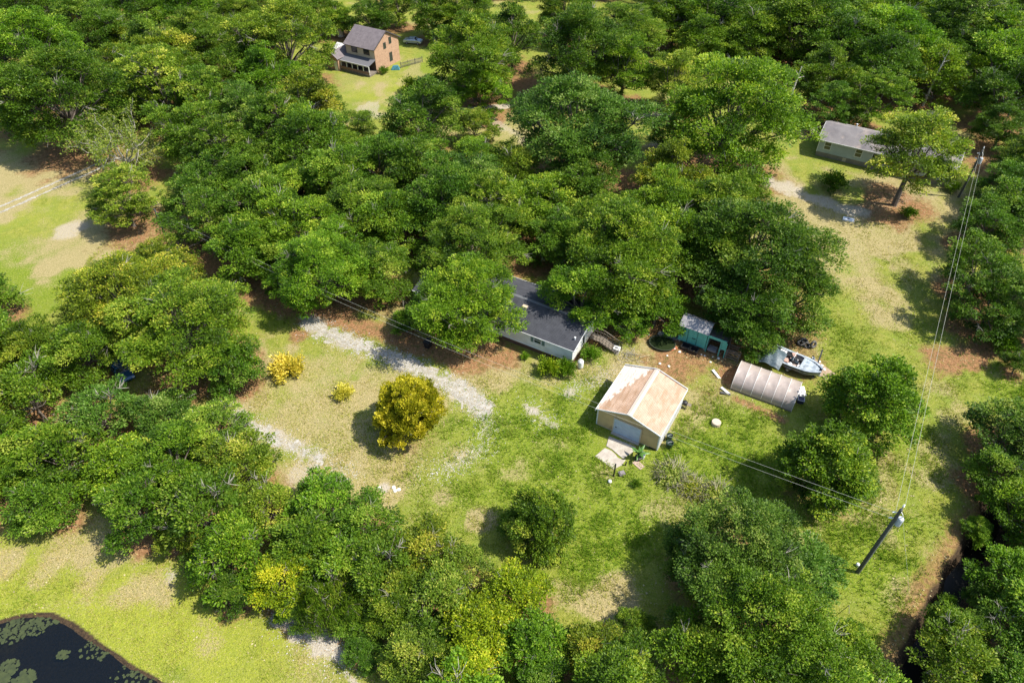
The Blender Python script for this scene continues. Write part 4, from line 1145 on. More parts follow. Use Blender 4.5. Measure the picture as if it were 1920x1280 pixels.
def rust_mat():
    m = bpy.data.materials.new('rusty_roof'); m.use_nodes = True; nt = m.node_tree; N = nt.nodes; L = nt.links; b = N['Principled BSDF']
    tc = N.new('ShaderNodeTexCoord')
    def ns(sc, st_, d=6):
        mp = N.new('ShaderNodeMapping'); mp.inputs['Scale'].default_value = st_; L.new(tc.outputs['Object'], mp.inputs[0])
        n = N.new('ShaderNodeTexNoise'); n.inputs['Scale'].default_value = sc; n.inputs['Detail'].default_value = d; L.new(mp.outputs[0], n.inputs['Vector']); return n.outputs[0]
    def cr(v, a, c):
        r = N.new('ShaderNodeMapRange'); r.inputs[1].default_value = a; r.inputs[2].default_value = c; L.new(v, r.inputs[0]); return r.outputs[0]
    def mx(f, a, c):
        x = N.new('ShaderNodeMix'); x.data_type = 'RGBA'; L.new(f, x.inputs[0])
        for i, q in ((6, a), (7, c)):
            if isinstance(q, tuple): x.inputs[i].default_value = (*q, 1)
            else: L.new(q, x.inputs[i])
        return x.outputs[2]
    c = mx(cr(ns(1.0, (1, 1, 1)), .4, .6), (.47, .335, .24), (.39, .265, .18))
    c = mx(cr(ns(.8, (3.5, .7, 3.5)), .50, .66), c, (.36, .23, .14))
    # the clean galvanised part near the far left corner of the roof
    sx_ = N.new('ShaderNodeSeparateXYZ'); L.new(tc.outputs['Object'], sx_.inputs[0])
    ad = N.new('ShaderNodeMath'); ad.operation = 'MULTIPLY_ADD'; L.new(sx_.outputs['Y'], ad.inputs[0]); ad.inputs[1].default_value = .55
    ms = N.new('ShaderNodeMath'); ms.operation = 'MULTIPLY'; L.new(sx_.outputs['X'], ms.inputs[0]); ms.inputs[1].default_value = -1.25; L.new(ms.outputs[0], ad.inputs[2])
    a2 = N.new('ShaderNodeMath'); a2.operation = 'MULTIPLY_ADD'; L.new(ns(1.6, (2, .8, 2)), a2.inputs[0]); a2.inputs[1].default_value = 3.2; L.new(ad.outputs[0], a2.inputs[2])
    c = mx(cr(a2.outputs[0], 1.75, 2.15), c, (.60, .54, .47))
    c = mx(cr(ns(1.6, (7, .55, 7)), .60, .72), c, (.38, .21, .12))
    L.new(c, b.inputs['Base Color']); b.inputs['Roughness'].default_value = .6; b.inputs['Metallic'].default_value = .0
    return m
RUST = rust_mat()
zr = 2.75+1.25
SLEN = math.hypot(GW/2+.05, zr-2.74)
for s in (0, 1):
    n = 5
    for k in range(n):              # sheets run along the ridge, ribs too
        f0, f1 = k/n, (k+1)/n
        xe = -.05 if s == 0 else GW+.05; xm = GW/2
        pt = lambda f, y, up=0.0: (xe+(xm-xe)*f, y, 2.74+(zr-2.74)*f+up)
        mb = MB(); nr_ = 5; lift_ = .006*(k % 2)
        fs = []
        for r_ in range(nr_):
            c0 = f0+(f1-f0)*r_/nr_; w_ = (f1-f0)/nr_
            fs += [(c0, 0), (c0+w_*.55, 0), (c0+w_*.70, .032), (c0+w_*.85, .032)]
        fs.append((f1-.001, 0))
        for f, u in fs: mb.v += [pt(f, -.03, u+lift_), pt(f, GD+.1, u+lift_)]
        for i in range(len(fs)-1):
            q = (i*2, i*2+2, i*2+3, i*2+1); mb.f.append(q if s == 0 else q[::-1])
        mb.slab([pt(f0, -.03, -.012), pt(f1, -.03, -.012), pt(f1, GD+.1, -.012), pt(f0, GD+.1, -.012)] if s == 0 else [pt(f1, -.03, -.012), pt(f0, -.03, -.012), pt(f0, GD+.1, -.012), pt(f1, GD+.1, -.012)], .02)
        mb.build('roof_sheet', RUST, g)
MB().slab([(GW/2-.3, -.04, zr-.02), (GW/2, -.04, zr+.075), (GW/2, GD+.1, zr+.075), (GW/2-.3, GD+.1, zr-.02)][::-1], .012).slab([(GW/2, -.04, zr+.075), (GW/2+.3, -.04, zr-.02), (GW/2+.3, GD+.1, zr-.02), (GW/2, GD+.1, zr+.075)][::-1], .012).build('ridge_cap', mat('pale_ridge', (.60, .46, .37), .6), g)
mb = MB()
for yy in (-.1, GD+.1):
    mb.slab([(-.06, yy, 2.79), (GW/2, yy, zr+.05), (GW/2, yy+.06, zr+.05), (-.06, yy+.06, 2.79)][::-1], .15)
    mb.slab([(GW/2, yy, zr+.05), (GW+.06, yy, 2.79), (GW+.06, yy+.06, 2.79), (GW/2, yy+.06, zr+.05)][::-1], .15)
mb.box(-.11, -.05, -.1, GD+.14, 2.6, 2.76).box(GW+.05, GW+.11, -.1, GD+.14, 2.6, 2.76)
mb.build('fascia', WHITE, g)

# ---- teal shed and its lean-to
SA = -30.75; s0 = at2(1276, 607, 2.9); SW = 3.67; SD = 2.4
TEAL = mat('teal_paint', (.075, .36, .30), .6, (.11, .44, .37), 1.4, bump=.15, col3=(.10, .16, .13), scale3=4, thr3=(.62, .72))
TEALD = mat('dark_teal', (.02, .09, .08), .7)
sh = thing('shed', 'small teal wooden shed with a grey metal barn roof under dark trees', 'shed', (*s0, 0), math.radians(SA))
P = [(0, .35), (SD, .35), (SD, 2.85), (SD*.72, 3.3), (SD*.5, 3.45), (SD*.28, 3.3), (0, 2.85)]
mb = MB(); k = len(P)
mb.add([(.06, a, b) for a, b in P]+[(SW-.06, a, b) for a, b in P], [tuple(range(k)), tuple(range(2*k-1, k-1, -1))]+[(i, i+k, (i+1) % k+k, (i+1) % k) for i in range(k)])
mb.build('wall', TEAL, sh)
pn = MB().box(0, .585, -.05, 0, .36, 2.78)
for z in (.5, 1.55, 2.62): pn.box(.02, .565, -.07, -.05, z, z+.1)
pm = pn.mesh('plank', TEAL)
for i in range(6):
    part_copy('plank', pm, sh, (.07+i*.592, 0, 0))
for i in (1.0, 2.0): MB().bar((i*1.2+.02, -.085, .4), (i*1.2+.02, -.085, 2.8), .045).build('door_edge', TEALD, sh)
MB().bar((1.8, -.09, 1.4), (2.3, -.09, 1.4), .05).build('latch', BLACK, sh)
GROOF = mat('grey_tin', (.33, .32, .32), .5, (.24, .23, .24), 1.5, metal=.2)
R4 = [(-.18, 2.78), (SD*.26, 3.36), (SD*.5, 3.53), (SD*.74, 3.36), (SD+.18, 2.78)]
for i in range(4):
    (a, b), (c, d) = R4[i], R4[i+1]
    for q in range(4):
        x0, x1 = -.1+q*(SW+.2)/4, -.1+(q+1)*(SW+.2)/4-.02
        MB().slab([(x0, a, b), (x1, a, b), (x1, c, d), (x0, c, d)], .035).bar((x1+.01, a, b+.02), (x1+.01, c, d+.02), .05).build('roof_sheet', GROOF, sh)
for i in range(4): MB().box(.1+i*1.1, .4+i*1.1, .1, SD-.1, -.1, .35).build('block', CONC, sh)
lt = thing('lean_to', 'open teal framed lean-to with a dark bay beside the teal shed', 'lean-to', (*s0, 0), math.radians(SA))
MB().bar((SW+.03, 0, 2.55), (SW+2.4, -.02, 2.55), .08, .34).build('beam', TEAL, lt)
for x, w_ in ((SW+.1, .14), (SW+1.75, .14), (SW+2.45, .12)):
    MB().box(x-w_/2, x+w_/2, -.06, .08, -.1, 2.38).build('post', TEAL, lt)
for x, w_ in ((SW+.1, .12), (SW+2.45, .12)):
    MB().box(x-w_/2, x+w_/2, 2.3, 2.42, -.1, 2.2).build('post', WOOD, lt)
MB().box(SW+1.85, SW+2.4, -.03, .03, 1.25, 2.37).build('panel', TEAL, lt)
MB().box(SW+.2, SW+2.4, 2.3, 2.36, .05, 2.1).build('back_panel', mat('dark_board', (.05, .04, .035), .9), lt)
for i in range(3): MB().slab([(SW+.05+i*.82, .12, 2.6), (SW+.83+i*.82, .12, 2.6), (SW+.83+i*.82, 2.45, 2.3), (SW+.05+i*.82, 2.45, 2.3)], .03).build('roof_sheet', mat('dark_tin', (.10, .085, .08), .7, (.06, .05, .05), 2), lt)
rk = thing('wooden_rack', 'empty slatted wooden rack at the right end of the teal lean-to', 'rack', (*s0, 0), math.radians(SA))
for x in (SW+2.65, SW+4.2):
    for y in (0, 1.0): MB().box(x-.05, x+.05, y-.05, y+.05, -.05, 1.55).build('post', WOOD, rk)
for z in (.35, .75, 1.15, 1.5):
    for y in (-.07, 1.02): MB().box(SW+2.55, SW+4.3, y, y+.05, z, z+.09).build('rail', WOOD, rk)

# ---- plastic tunnel greenhouse
TA = -29.5; t0 = at2(1369, 730); TL = 7.13; TW = 4.3; TH = 2.15
tn = thing('greenhouse', 'low tunnel greenhouse of rippled clear plastic over white hoops', 'greenhouse', (*t0, 0), math.radians(TA))
def plastic():
    m = bpy.data.materials.new('greenhouse_plastic'); m.use_nodes = True; nt = m.node_tree; N = nt.nodes; L = nt.links; b = N['Principled BSDF']
    b.inputs['Base Color'].default_value = (.54, .46, .41, 1); b.inputs['Roughness'].default_value = .25; b.inputs['Specular IOR Level'].default_value = .8
    tr = N.new('ShaderNodeBsdfTransparent'); tr.inputs[0].default_value = (.80, .72, .67, 1)
    mx = N.new('ShaderNodeMixShader')
    tc = N.new('ShaderNodeTexCoord'); w = N.new('ShaderNodeTexNoise'); w.inputs['Scale'].default_value = 1.6; w.inputs['Detail'].default_value = 3; w.inputs['Distortion'].default_value = 2.5
    L.new(tc.outputs['Object'], w.inputs['Vector'])
    mr = N.new('ShaderNodeMapRange'); mr.inputs[3].default_value = .55; mr.inputs[4].default_value = .82; L.new(w.outputs[0], mr.inputs[0]); L.new(mr.outputs[0], mx.inputs[0])
    bp = N.new('ShaderNodeBump'); bp.inputs['Strength'].default_value = .25; bp.inputs['Distance'].default_value = .05; L.new(w.outputs[0], bp.inputs['Height']); L.new(bp.outputs[0], b.inputs['Normal'])
    L.new(tr.outputs[0], mx.inputs[1]); L.new(b.outputs[0], mx.inputs[2]); L.new(mx.outputs[0], N['Material Output'].inputs[0])
    return m
PLAS = plastic()
def arch(f, r=1.0):
    t = PI*f; return (TW/2-TW/2*math.cos(t)*r, TH*max(math.sin(t), 0)**.75*r)
nb = 6
for k in range(nb):
    xa, xb = k*TL/nb+.03, (k+1)*TL/nb-.03
    mb = MB(); na, nn = 10, 40
    for i in range(na+1):
        for j in range(nn+1):
            fx = i/na; y, z = arch(j/nn)
            sag = .07*math.sin(PI*fx)*math.sin(PI*j/nn)
            rp = .035*math.sin(10*math.hypot(fx-.5, (j/nn-.2-.1*math.sin(k*2.3))*2.6)+k)*math.sin(PI*fx)*math.sin(PI*j/nn)
            mb.v.append((xa+(xb-xa)*fx, y, max(.02, z-sag+rp)))
    for i in range(na):
        for j in range(nn):
            a = i*(nn+1)+j; mb.f.append((a, a+nn+1, a+nn+2, a+1))
    mb.build('plastic_panel', PLAS, tn, smooth=True)
hm = MB().tube([(0, *arch(j/18, 1.0)) for j in range(19)], .03, 5).mesh('hoop', mat('white_pipe', (.75, .72, .68), .4))
for k in range(nb+1): part_copy('hoop', hm, tn, (k*TL/nb, 0, .01))
for y in (-.04, TW-.04): MB().box(0, TL, y, y+.1, 0, .22).build('base_board', WOOD, tn)
for x in (0, TL):
    mb = MB(); n = 18; pts = [(x, *arch(j/n)) for j in range(n+1)]
    mb.v = [(x, TW/2, .02)]+pts
    mb.f = [(0, i, i+1) for i in range(1, n+1)]
    mb.build('end_sheet', PLAS, tn)
r_ = random.Random(3)
for row in range(3):
    mb = MB()
    y0 = .55+row*1.2; mb.box(.4, TL-.4, y0, y0+.8, .0, .55)
    mb.build('planting_bed', mat('brown_soil', (.20, .12, .075), .95, (.13, .08, .05), 4, bump=.5), tn)

# ---- brick house far behind
BRICK = mat('pale_brick', (.42, .27, .175), .85, (.33, .20, .13), 1.8, bump=.15, col3=(.52, .33, .21), scale3=7, thr3=(.5, .65))
VR = mat('grey_brown_shingle', (.17, .145, .15), .85, (.13, .11, .115), 1.4, bump=.3)
BA = -29.5; bo = at2(707, 137.5); BW = 7.9; BD = 8.6; BO = (bo[0]-BW*cosd(BA), bo[1]-BW*sind(BA))
b = thing('brick_house', 'two-storey pale brick house with a grey roof and a front porch', 'house', (*BO, 0), math.radians(BA))
gable_solid(0, BW, 0, BD, -.1, 5.15, 7.45).build('wall', BRICK, b)
lap_wall(.1, BW-.1, -.002, 2.9, 5.05, .2, [(1.6, 3.2, 3.5, 4.85), (4.9, 6.6, 3.5, 4.85)]).build('siding', mat('cream_siding', (.58, .46, .32), .7), b, kind='stuff')
rf = roof_planes(b, -.25, BW+.3, -.55, BD+.55, 5.05, 7.72, .14, VR, courses=20)
DKG = mat('dark_frame', (.05, .055, .05), .6)
for a in (1.6, 4.9): window(b, a, 3.52, 1.6, 1.3, 0, frame=DKG)
for yy, zz, w_, hh in ((3.2, 4.1, .9, 1.3), (5.2, 4.6, .9, 1.4), (4.9, .9, 1.0, 1.9)): window(b, yy, zz, w_, hh, BW, axis='y', out=1, frame=DKG, bars=False)
MB().bar((BW+.05, -.5, 5.06), (BW+.32, -.5, 5.06), .1).slab([(BW+.3, -.57, 5.07), (BW+.36, -.57, 5.07), (BW+.36, BD/2, 7.76), (BW+.3, BD/2, 7.76)], .22).slab([(BW+.3, BD/2, 7.76), (BW+.36, BD/2, 7.76), (BW+.36, BD+.57, 5.07), (BW+.3, BD+.57, 5.07)], .22).build('fascia', mat('dark_trim', (.07, .06, .06), .7), b)
MB().box(3.95, 4.15, BD-.0, BD+.2, 0, 0.1)
MB().slab([(.1, -2.6, 2.35), (BW+.1, -2.6, 2.35), (BW+.1, -.01, 2.95), (.1, -.01, 2.95)], .12).build('porch_roof', mat('porch_shingle', (.12, .12, .13), .8), b)
MB().box(.1, BW+.1, -2.72, -2.6, 2.1, 2.36).build('porch_beam', mat('grey_trim', (.42, .41, .40), .6), b)
MB().box(0, BW+.1, -2.6, -.01, -.05, .45).build('porch_floor', WOOD, b)
pm = MB().box(0, .14, -2.58, -2.44, .45, 2.12).mesh('post', WHITE)
for i in range(6): part_copy('post', pm, b, (.15+i*(BW-.2)/5, 0, 0))
MB().box(.1, BW+.1, -2.6, -2.54, .5, 1.05).build('porch_rail', mat('rail_brown', (.22, .13, .10), .8), b)
MB().box(.05, BW, -.04, -.01, .46, 2.7).build('porch_shade_panel', mat('porch_painted_shade', (.07, .05, .045), .9), b)  # dark sheet over the brick, porch shade put into its colour
# wing at the left
gable_solid(-3.3, -.02, -3.2, 4.2, -.1, 2.6, 3.7, 'y').build('wing_wall', BRICK, b)
for s_ in (0, 1):
    xe = -3.55 if s_ == 0 else .2
    q = [(xe, -3.5, 2.55), (-1.66, -3.5, 3.85), (-1.66, 4.4, 3.85), (xe, 4.4, 2.55)]
    MB().slab(q[::-1] if s_ == 0 else q, -.1 if False else .1).build('wing_roof', VR, b)
MB().box(-1.1, -.3, -3.26, -3.19, .0, 2.1).build('door', WHITE, b)

# ---- grey house on the right
NA = -30.9; no = at2(1534, 261, 3.2); NL = 22.4; ND = 8.6
nh = thing('grey_house', 'long grey-green house with a weathered grey roof and white windows', 'house', (*no, 0), math.radians(NA))
GSIDE = mat('grey_green_siding', (.38, .42, .42), .6, (.33, .37, .37), 1)
gable_solid(.25, NL-.25, .4, ND-.4, .85, 3.15, 4.55).build('wall', GSIDE, nh)
NW = [loc(*no, NA, 1551, 275, 2.4)[0]-.6, loc(*no, NA, 1609, 289, 2.4)[0]-.6, loc(*no, NA, 1640, 296, 2.4)[0]-.5, 13.5, loc(*no, NA, 1754, 324, 2.2)[0]-.6]
WZ = [(w_, 1.5 if i != 2 else 1.0, 1.2 if i != 2 else 1.5, 1.45 if i != 2 else 1.9) for i, w_ in enumerate(NW)]
lap_wall(.25, NL-.25, .4, .87, 3.08, .22, [(a, a+w_, z, z+hh) for a, z, w_, hh in WZ]).build('siding', GSIDE, nh, kind='stuff')
for a, z, w_, hh in WZ: window(nh, a, z-.02, w_, hh+.04, .4)
MB().box(.3, NL-.3, .5, ND-.5, -.1, .84).build('skirting', mat('tan_block', (.27, .23, .18), .9, (.22, .19, .15), 2), nh)
skp = MB().box(0, 1.9, .43, .49, 0, .82).mesh('skirting_panel', mat('tan_block', (.27, .23, .18)))
for i in range(11): part_copy('skirting_panel', skp, nh, (.32+i*1.98, 0, 0))
MB().box(4.9, 5.5, .38, .43, .1, .75).build('access_hatch', mat('tan_trim', (.4, .35, .28)), nh)
NR = mat('weathered_shingle', (.20, .185, .185), .85, (.125, .115, .12), .45, bump=.25, col3=(.30, .25, .22), scale3=.5, thr3=(.52, .70))
rf = roof_planes(nh, 0, NL, 0, ND, 3.2, 4.75, .12, NR, courses=22)
mb = MB(); mb.box(0, NL, -.06, 0, 3.04, 3.22).box(0, NL, ND, ND+.06, 3.04, 3.22)
mb.slab([(-.06, 0, 3.2), (0, 0, 3.2), (0, ND/2, 4.76), (-.06, ND/2, 4.76)], .18).slab([(-.06, ND/2, 4.76), (0, ND/2, 4.76), (0, ND, 3.2), (-.06, ND, 3.2)], .18)
mb.slab([(NL, 0, 3.2), (NL+.06, 0, 3.2), (NL+.06, ND/2, 4.76), (NL, ND/2, 4.76)], .18).slab([(NL, ND/2, 4.76), (NL+.06, ND/2, 4.76), (NL+.06, ND, 3.2), (NL, ND, 3.2)], .18)
mb.build('fascia', mat('grey_white_trim', (.6, .6, .57), .6), nh)
for x in (5.0, 9.2, 10.8): MB().lathe(x, ND*.68, [(.09, 4.0), (.09, 4.75), (.16, 4.75), (.16, 4.85)], 8).build('roof_vent', WHITE, nh)
for a in (.27, NL-.37): MB().box(a, a+.1, .3, .4, .87, 3.05).build('corner_trim', WHITE, nh)

# ---- utility poles and wires
PW = mat('pole_wood', (.055, .06, .055), .8, (.10, .10, .09), 3, stretch=(8, 8, 1))
TRG = mat('transformer_grey', (.52, .55, .57), .4, (.44, .47, .5), 3)
CER = mat('ceramic_white', (.75, .76, .78), .25)
def pole(label, x, y, h_, near):
    e = thing('utility_pole', label, 'utility pole', (x, y, 0), 0, None)
    MB().tube([(0, 0, -.5), (0, 0, h_*.5), (0, 0, h_)], [.19, .165, .13], 10).build('pole', PW, e)
    t = MB().lathe(.42, -.1, [(.05, h_-2.25), (.25, h_-2.2), (.27, h_-2.1), (.27, h_-1.35), (.22, h_-1.22), (.06, h_-1.2)], 12).build('transformer', TRG, e, label='white transformer can' if near else None)
    MB().tube([(.42, -.1, h_-1.2), (.42, -.1, h_-.98)], [.05, .035], 6).build('bushing', CER, t)
    MB().bar((.12, -.05, h_-1.5), (.25, -.08, h_-1.5), .06, .3).bar((.12, -.05, h_-1.95), (.25, -.08, h_-1.95), .06, .2).build('bracket', GREY, e)
    MB().tube([(0, 0, h_), (0, 0, h_+.4)], [.05, .04], 6).build('pin', GREY, e)
    ins = MB().lathe(0, 0, [(.04, 0), (.09, .04), (.04, .09), (.09, .13), (.04, .18), (.06, .26)], 8).mesh('insulator', CER)
    part_copy('insulator', ins, e, (0, 0, h_+.38))
    part_copy('insulator', ins, e, (-.3, .05, h_-.5), (0, -PI/2, 0))
    part_copy('insulator', ins, e, (-.28, .05, h_-1.35), (0, -PI/2, 0))
    MB().tube([(.0, -.12, h_-.2), (.25, -.2, h_-.55), (.38, -.16, h_-1.0)], .03, 4).tube([(-.14, .02, h_-.5), (-.34, .05, h_-.5)], .03, 5).tube([(-.14, .02, h_-1.35), (-.3, .05, h_-1.35)], .03, 5).build('bracket_arm', CER, e)
    MB().tube([(.17, -.1, 0), (.15, -.1, h_-2.2)], .022, 4).build('ground_wire', CER, e)
    return e
NP = at2(1608, 1072); FP = at2(1797, 370); HN = 10.6; HF = 8.4
pole('tall dark near utility pole with white insulators, casting a shadow on the grass', *NP, HN, True)
pole('dark far utility pole at the right end of the grey house', *FP, HF, False)
LP = at2(322, 470)
e = thing('utility_pole', 'short utility pole hidden in the trees at the left end of the driveway wires', 'utility pole', (*LP, 0))
MB().tube([(0, 0, -.5), (0, 0, 7.2)], [.16, .12], 8).build('pole', PW, e)
WIRE = mat('wire_aluminium', (.48, .48, .40), .6)
def wire(label, a, b, sag, name='overhead_wire', r=.011, group=None):
    a = Vector(a); b = Vector(b); n = 28; pts = []
    for i in range(n+1):
        f = i/n; p = a.lerp(b, f); p.z -= sag*4*f*(1-f); pts.append(p)
    o = MB().tube([p-a for p in pts], r, 4).build(name, WIRE); o.location = a
    return tag(o, label, 'wire', group)
wire('left hand one of the two wires running up the right field between the utility poles', (NP[0]-.3, NP[1]+.05, HN-.4), (FP[0]-.3, FP[1], HF-.2), .5, group='overhead wires')
wire('right hand one of the two wires running up the right field between the utility poles', (NP[0]+.1, NP[1], HN+.55), (FP[0]+.05, FP[1], HF+.55), .5, group='overhead wires')
wire('upper one of the two wires crossing from the near pole to the driveway', (NP[0]-.45, NP[1]+.05, HN-.5), (LP[0], LP[1], 6.9), 2.1, group='overhead wires')
wire('lower one of the two wires crossing from the near pole to the driveway', (NP[0]-.4, NP[1]+.05, HN-1.35), (LP[0], LP[1], 6.0), 2.1, group='overhead wires')
gp = at2(1705, 1108)
wire('steel guy wire slanting from the near pole top down to the brown grass', (NP[0]+.1, NP[1]-.05, HN-.2), (gp[0], gp[1], 0), .02, name='guy_wire')
# ---------------------------------------------------------------- smaller things
# concrete apron: two slabs
def slab_thing(label, px):
    pts = [at2(x, y) for x, y in px]; cx = sum(p[0] for p in pts)/len(pts); cy = sum(p[1] for p in pts)/len(pts)
    o = MB().prism([(a-cx, b-cy) for a, b in pts], -.1, .09).build('concrete_slab', CONC, bevel=.02); o.location = (cx, cy, 0)
    return tag(o, label, 'concrete slab', 'concrete slabs before the garage door')
def ccw(l):
    P = [at2(*p) for p in l]; s = sum(P[i][0]*P[(i+1) % len(P)][1]-P[(i+1) % len(P)][0]*P[i][1] for i in range(len(P)))
    return l if s > 0 else l[::-1]
slab_thing('pale concrete slab directly at the foot of the garage door', ccw([(1142, 818), (1192, 838.5), (1186, 848), (1168, 860), (1158, 852), (1148, 843), (1136.5, 836.5)]))
slab_thing('pale concrete slab farther from the garage door, crossed by the black post', ccw([(1134, 840), (1146, 845), (1154, 852), (1158, 858), (1167, 862), (1173, 862), (1166, 872), (1150, 880), (1133, 868), (1115.5, 855.5)]))
def post(label, px, py, h_, r, m=BLACK, name='post', cat='post'):
    X, Y = at2(px, py); o = MB().tube([(0, 0, -.1), (0, 0, h_)], [r, r*.92], 8).build(name, m); o.location = (X, Y, 0); return tag(o, label, cat)
post('tall black post standing at the lower edge of the farther concrete slab', 1150.5, 892, 2.1, .09)
post('short black post stub at the right edge of the farther concrete slab', 1173, 872, .6, .08)
post('tan stake leaning on the grass below the near utility pole', 1592, 1134, 2.2, .03, WOOD, 'stake', 'stake').rotation_euler = (.9, 0, -.6)

# potted palm
X, Y = at2(1196, 861)
e = thing('potted_palm', 'broad leaved potted plant in a dark pot right of the garage door', 'potted plant', (X, Y, 0))
MB().lathe(0, 0, [(.22, 0), (.34, .1), (.38, .5), (.33, .52), (.3, .45)], 12).build('pot', BLACK, e)
MB().tube([(0, 0, .4), (.03, 0, .9)], [.07, .06], 6).build('stem', BARK, e)
LM = mat('palm_leaf', (.05, .14, .02), .5, (.09, .20, .03), 4)
lf = MB(); n = 8
for i in range(n+1):
    f = i/n; w_ = .17*math.sin(PI*min(1, f*.9+.08)); z = .5*f-.75*f*f
    lf.v += [(f*1.25, -w_, z-.03), (f*1.25, 0, z+.02), (f*1.25, w_, z-.03)]
for i in range(n): a = i*3; lf.f += [(a, a+3, a+4, a+1), (a+1, a+4, a+5, a+2)]
lm = lf.mesh('leaf', LM)
for i in range(10): part_copy('leaf', lm, e, (.02, 0, .85), (0, -.3-.5*(i % 3), i*.68+.2), (1, 1, 1) if i % 2 else (.8, .8, .8))
o = MB().box(-.2, .2, -.3, .3, .0, .55).box(-.24, .24, -.34, .34, .55, .62).build('cooler', CER, bevel=.03); o.location = (*at2(1205, 857), 0); o.rotation_euler.z = -.5
tag(o, 'small white box beside the potted plant at the garage', 'box')
o = MB().box(-.6, .6, -.35, .35, 0, .07).build('paver', mat('pinkish_stone', (.46, .34, .27), .9, (.38, .28, .22), 4), bevel=.02); o.location = (*at2(1197, 871), 0); o.rotation_euler.z = -.9
tag(o, 'pinkish stone paver lying below the potted plant', 'paver')
# dark bins right of the garage
for (px, py, r, hh, lab, lc) in ((1254, 824, .36, .8, 'round dark tub, farther one of two beside the right garage wall', 'lid'), (1254, 838, .42, .85, 'dark green bin, nearer one of two beside the right garage wall', 'lid')):
    e = thing('bin', lab, 'bin', (*at2(px, py), 0))
    MB().lathe(0, 0, [(r*.8, 0), (r*.95, hh*.9), (r, hh*.92), (r, hh), (r*.86, hh), (r*.8, hh*.75)], 14).build('body', mat('bin_green', (.015, .035, .022), .4), e)
    MB().tube([(-r*.6, -.1, hh+.02), (0, 0, hh+.1), (r*.6, .05, hh+.02)], .04, 5).build('handle', GREY, e)
# grill and bench at the right garage wall
e = thing('barbecue_grill', 'small black grill with a side shelf against the right garage wall', 'grill', (*at2(1282, 763), 0), math.radians(GA))
MB().box(-.3, .3, -.25, .25, .55, .8).lathe(0, 0, [(.3, .8), (.27, .95), (.12, 1.05)], 10).build('firebox', BLACK, e)
mb = MB()
for a in (-.27, .27):
    for c in (-.22, .22): mb.box(a-.02, a+.02, c-.02, c+.02, 0, .55)
mb.build('stand', GREY, e); MB().box(.32, .75, -.2, .2, .7, .74).build('shelf', WOOD, e)
# propane tank
e = thing('propane_tank', 'upright white gas tank at the front corner of the dark roofed house', 'gas tank', (*at2(1088, 689), 0))
MB().lathe(0, 0, [(.28, .1), (.37, .22), (.38, .9), (.36, 1.1), (.24, 1.28), (.08, 1.34)], 16).build('tank', WHITE, e, smooth=False)
MB().lathe(0, 0, [(.14, 1.3), (.14, 1.42), (.1, 1.42), (.1, 1.34)], 10).build('collar', WHITE, e); MB().lathe(0, 0, [(.26, 0), (.26, .12)], 10).build('foot', GREY, e)
# white air box by the steps
e = thing('air_unit', 'white boxy air unit with a dark vent at the foot of the wooden steps', 'air unit', (*at2(1155.5, 658), 0), math.radians(HA+5))
MB().box(-.42, .42, -.35, .35, 0, .6).build('casing', WHITE, e, bevel=.03); MB().lathe(0, 0, [(.18, .6), (.18, .62)], 12).build('vent', mat('slate', (.12, .15, .20), .5), e)
# bin under the wires
e = thing('trash_bin', 'black square bin under the wires beside the sandy driveway', 'bin', (*at2(803, 650), 0), math.radians(HA))
mb = MB(); mb.hexa([(-.3, -.35, 0), (.3, -.35, 0), (.3, .35, 0), (-.3, .35, 0), (-.4, -.45, 1.0), (.4, -.45, 1.0), (.4, .45, 1.0), (-.4, .45, 1.0)]); mb.build('body', BLACK, e)
MB().box(-.43, .43, -.48, .52, 1.0, 1.08).build('lid', BLACK, e)
# round concrete lid, white slab, balls, stones
o = MB().lathe(0, 0, [(.52, 0), (.52, .42), (.48, .46), (.0, .46)], 20).build('stump', mat('cut_stone', (.55, .46, .36), .85, (.44, .35, .27), 5)); o.location = (*at2(1342, 795), 0); tag(o, 'round pale tree stump alone on the lawn right of the garage', 'stump')
e = thing('septic_lid', 'white rectangular tank cover with a dark hole in the sandy field', 'tank cover', (*at2(1590.5, 412.5), 0), math.radians(-25))
MB().box(-.85, .85, -.45, .45, -.05, .22).build('slab', CER, e, bevel=.04); MB().lathe(-.05, 0, [(.2, .22), (.2, .27), (.14, .27)], 12).build('cap', mat('cap_grey', (.16, .16, .18), .6), e)
def stones(group, label, px, m, rr=(.15, .4), seed=1):
    r = random.Random(seed)
    for (x, y) in px:
        s = r.uniform(*rr); mb = MB()
        mb.lathe(0, 0, [(s*.7, 0), (s, s*.3), (s*.85, s*.6), (s*.4, s*.75)], 7)
        mb.v = [(a*r.uniform(.8, 1.2), b*r.uniform(.8, 1.2), c) for a, b, c in mb.v]
        o = mb.build('stone', m); o.location = (*at2(x, y), 0); o.rotation_euler.z = r.random()*6; tag(o, label, 'stone', group)
STONE = mat('white_stone', (.72, .70, .64), .8)
stones('white stones on the grass', 'white stone lying on the grass between the belt and the garage', [(711, 914), (741, 920), (738, 914), (748, 918)], STONE, (.12, .26), 4)
stones('white pebbles about the shed', 'small pale piece of litter on the earth before the teal shed', [(1246, 655), (1265, 654), (1274, 660), (1291, 660), (1251, 667), (1315, 665), (1321, 667), (1336, 669), (1237, 682), (1254, 687), (1216, 628), (1332, 679), (1347, 672), (1222, 693), (1233, 650)], STONE, (.09, .2), 6)
o = MB().lathe(0, 0, [(.1, 0), (.2, .1), (.22, .2), (.16, .34), (.04, .4)], 10).build('ball', CER, smooth=True); o.location = (*at2(1143, 904), 0); tag(o, 'small white ball on the grass below the concrete slabs', 'ball')
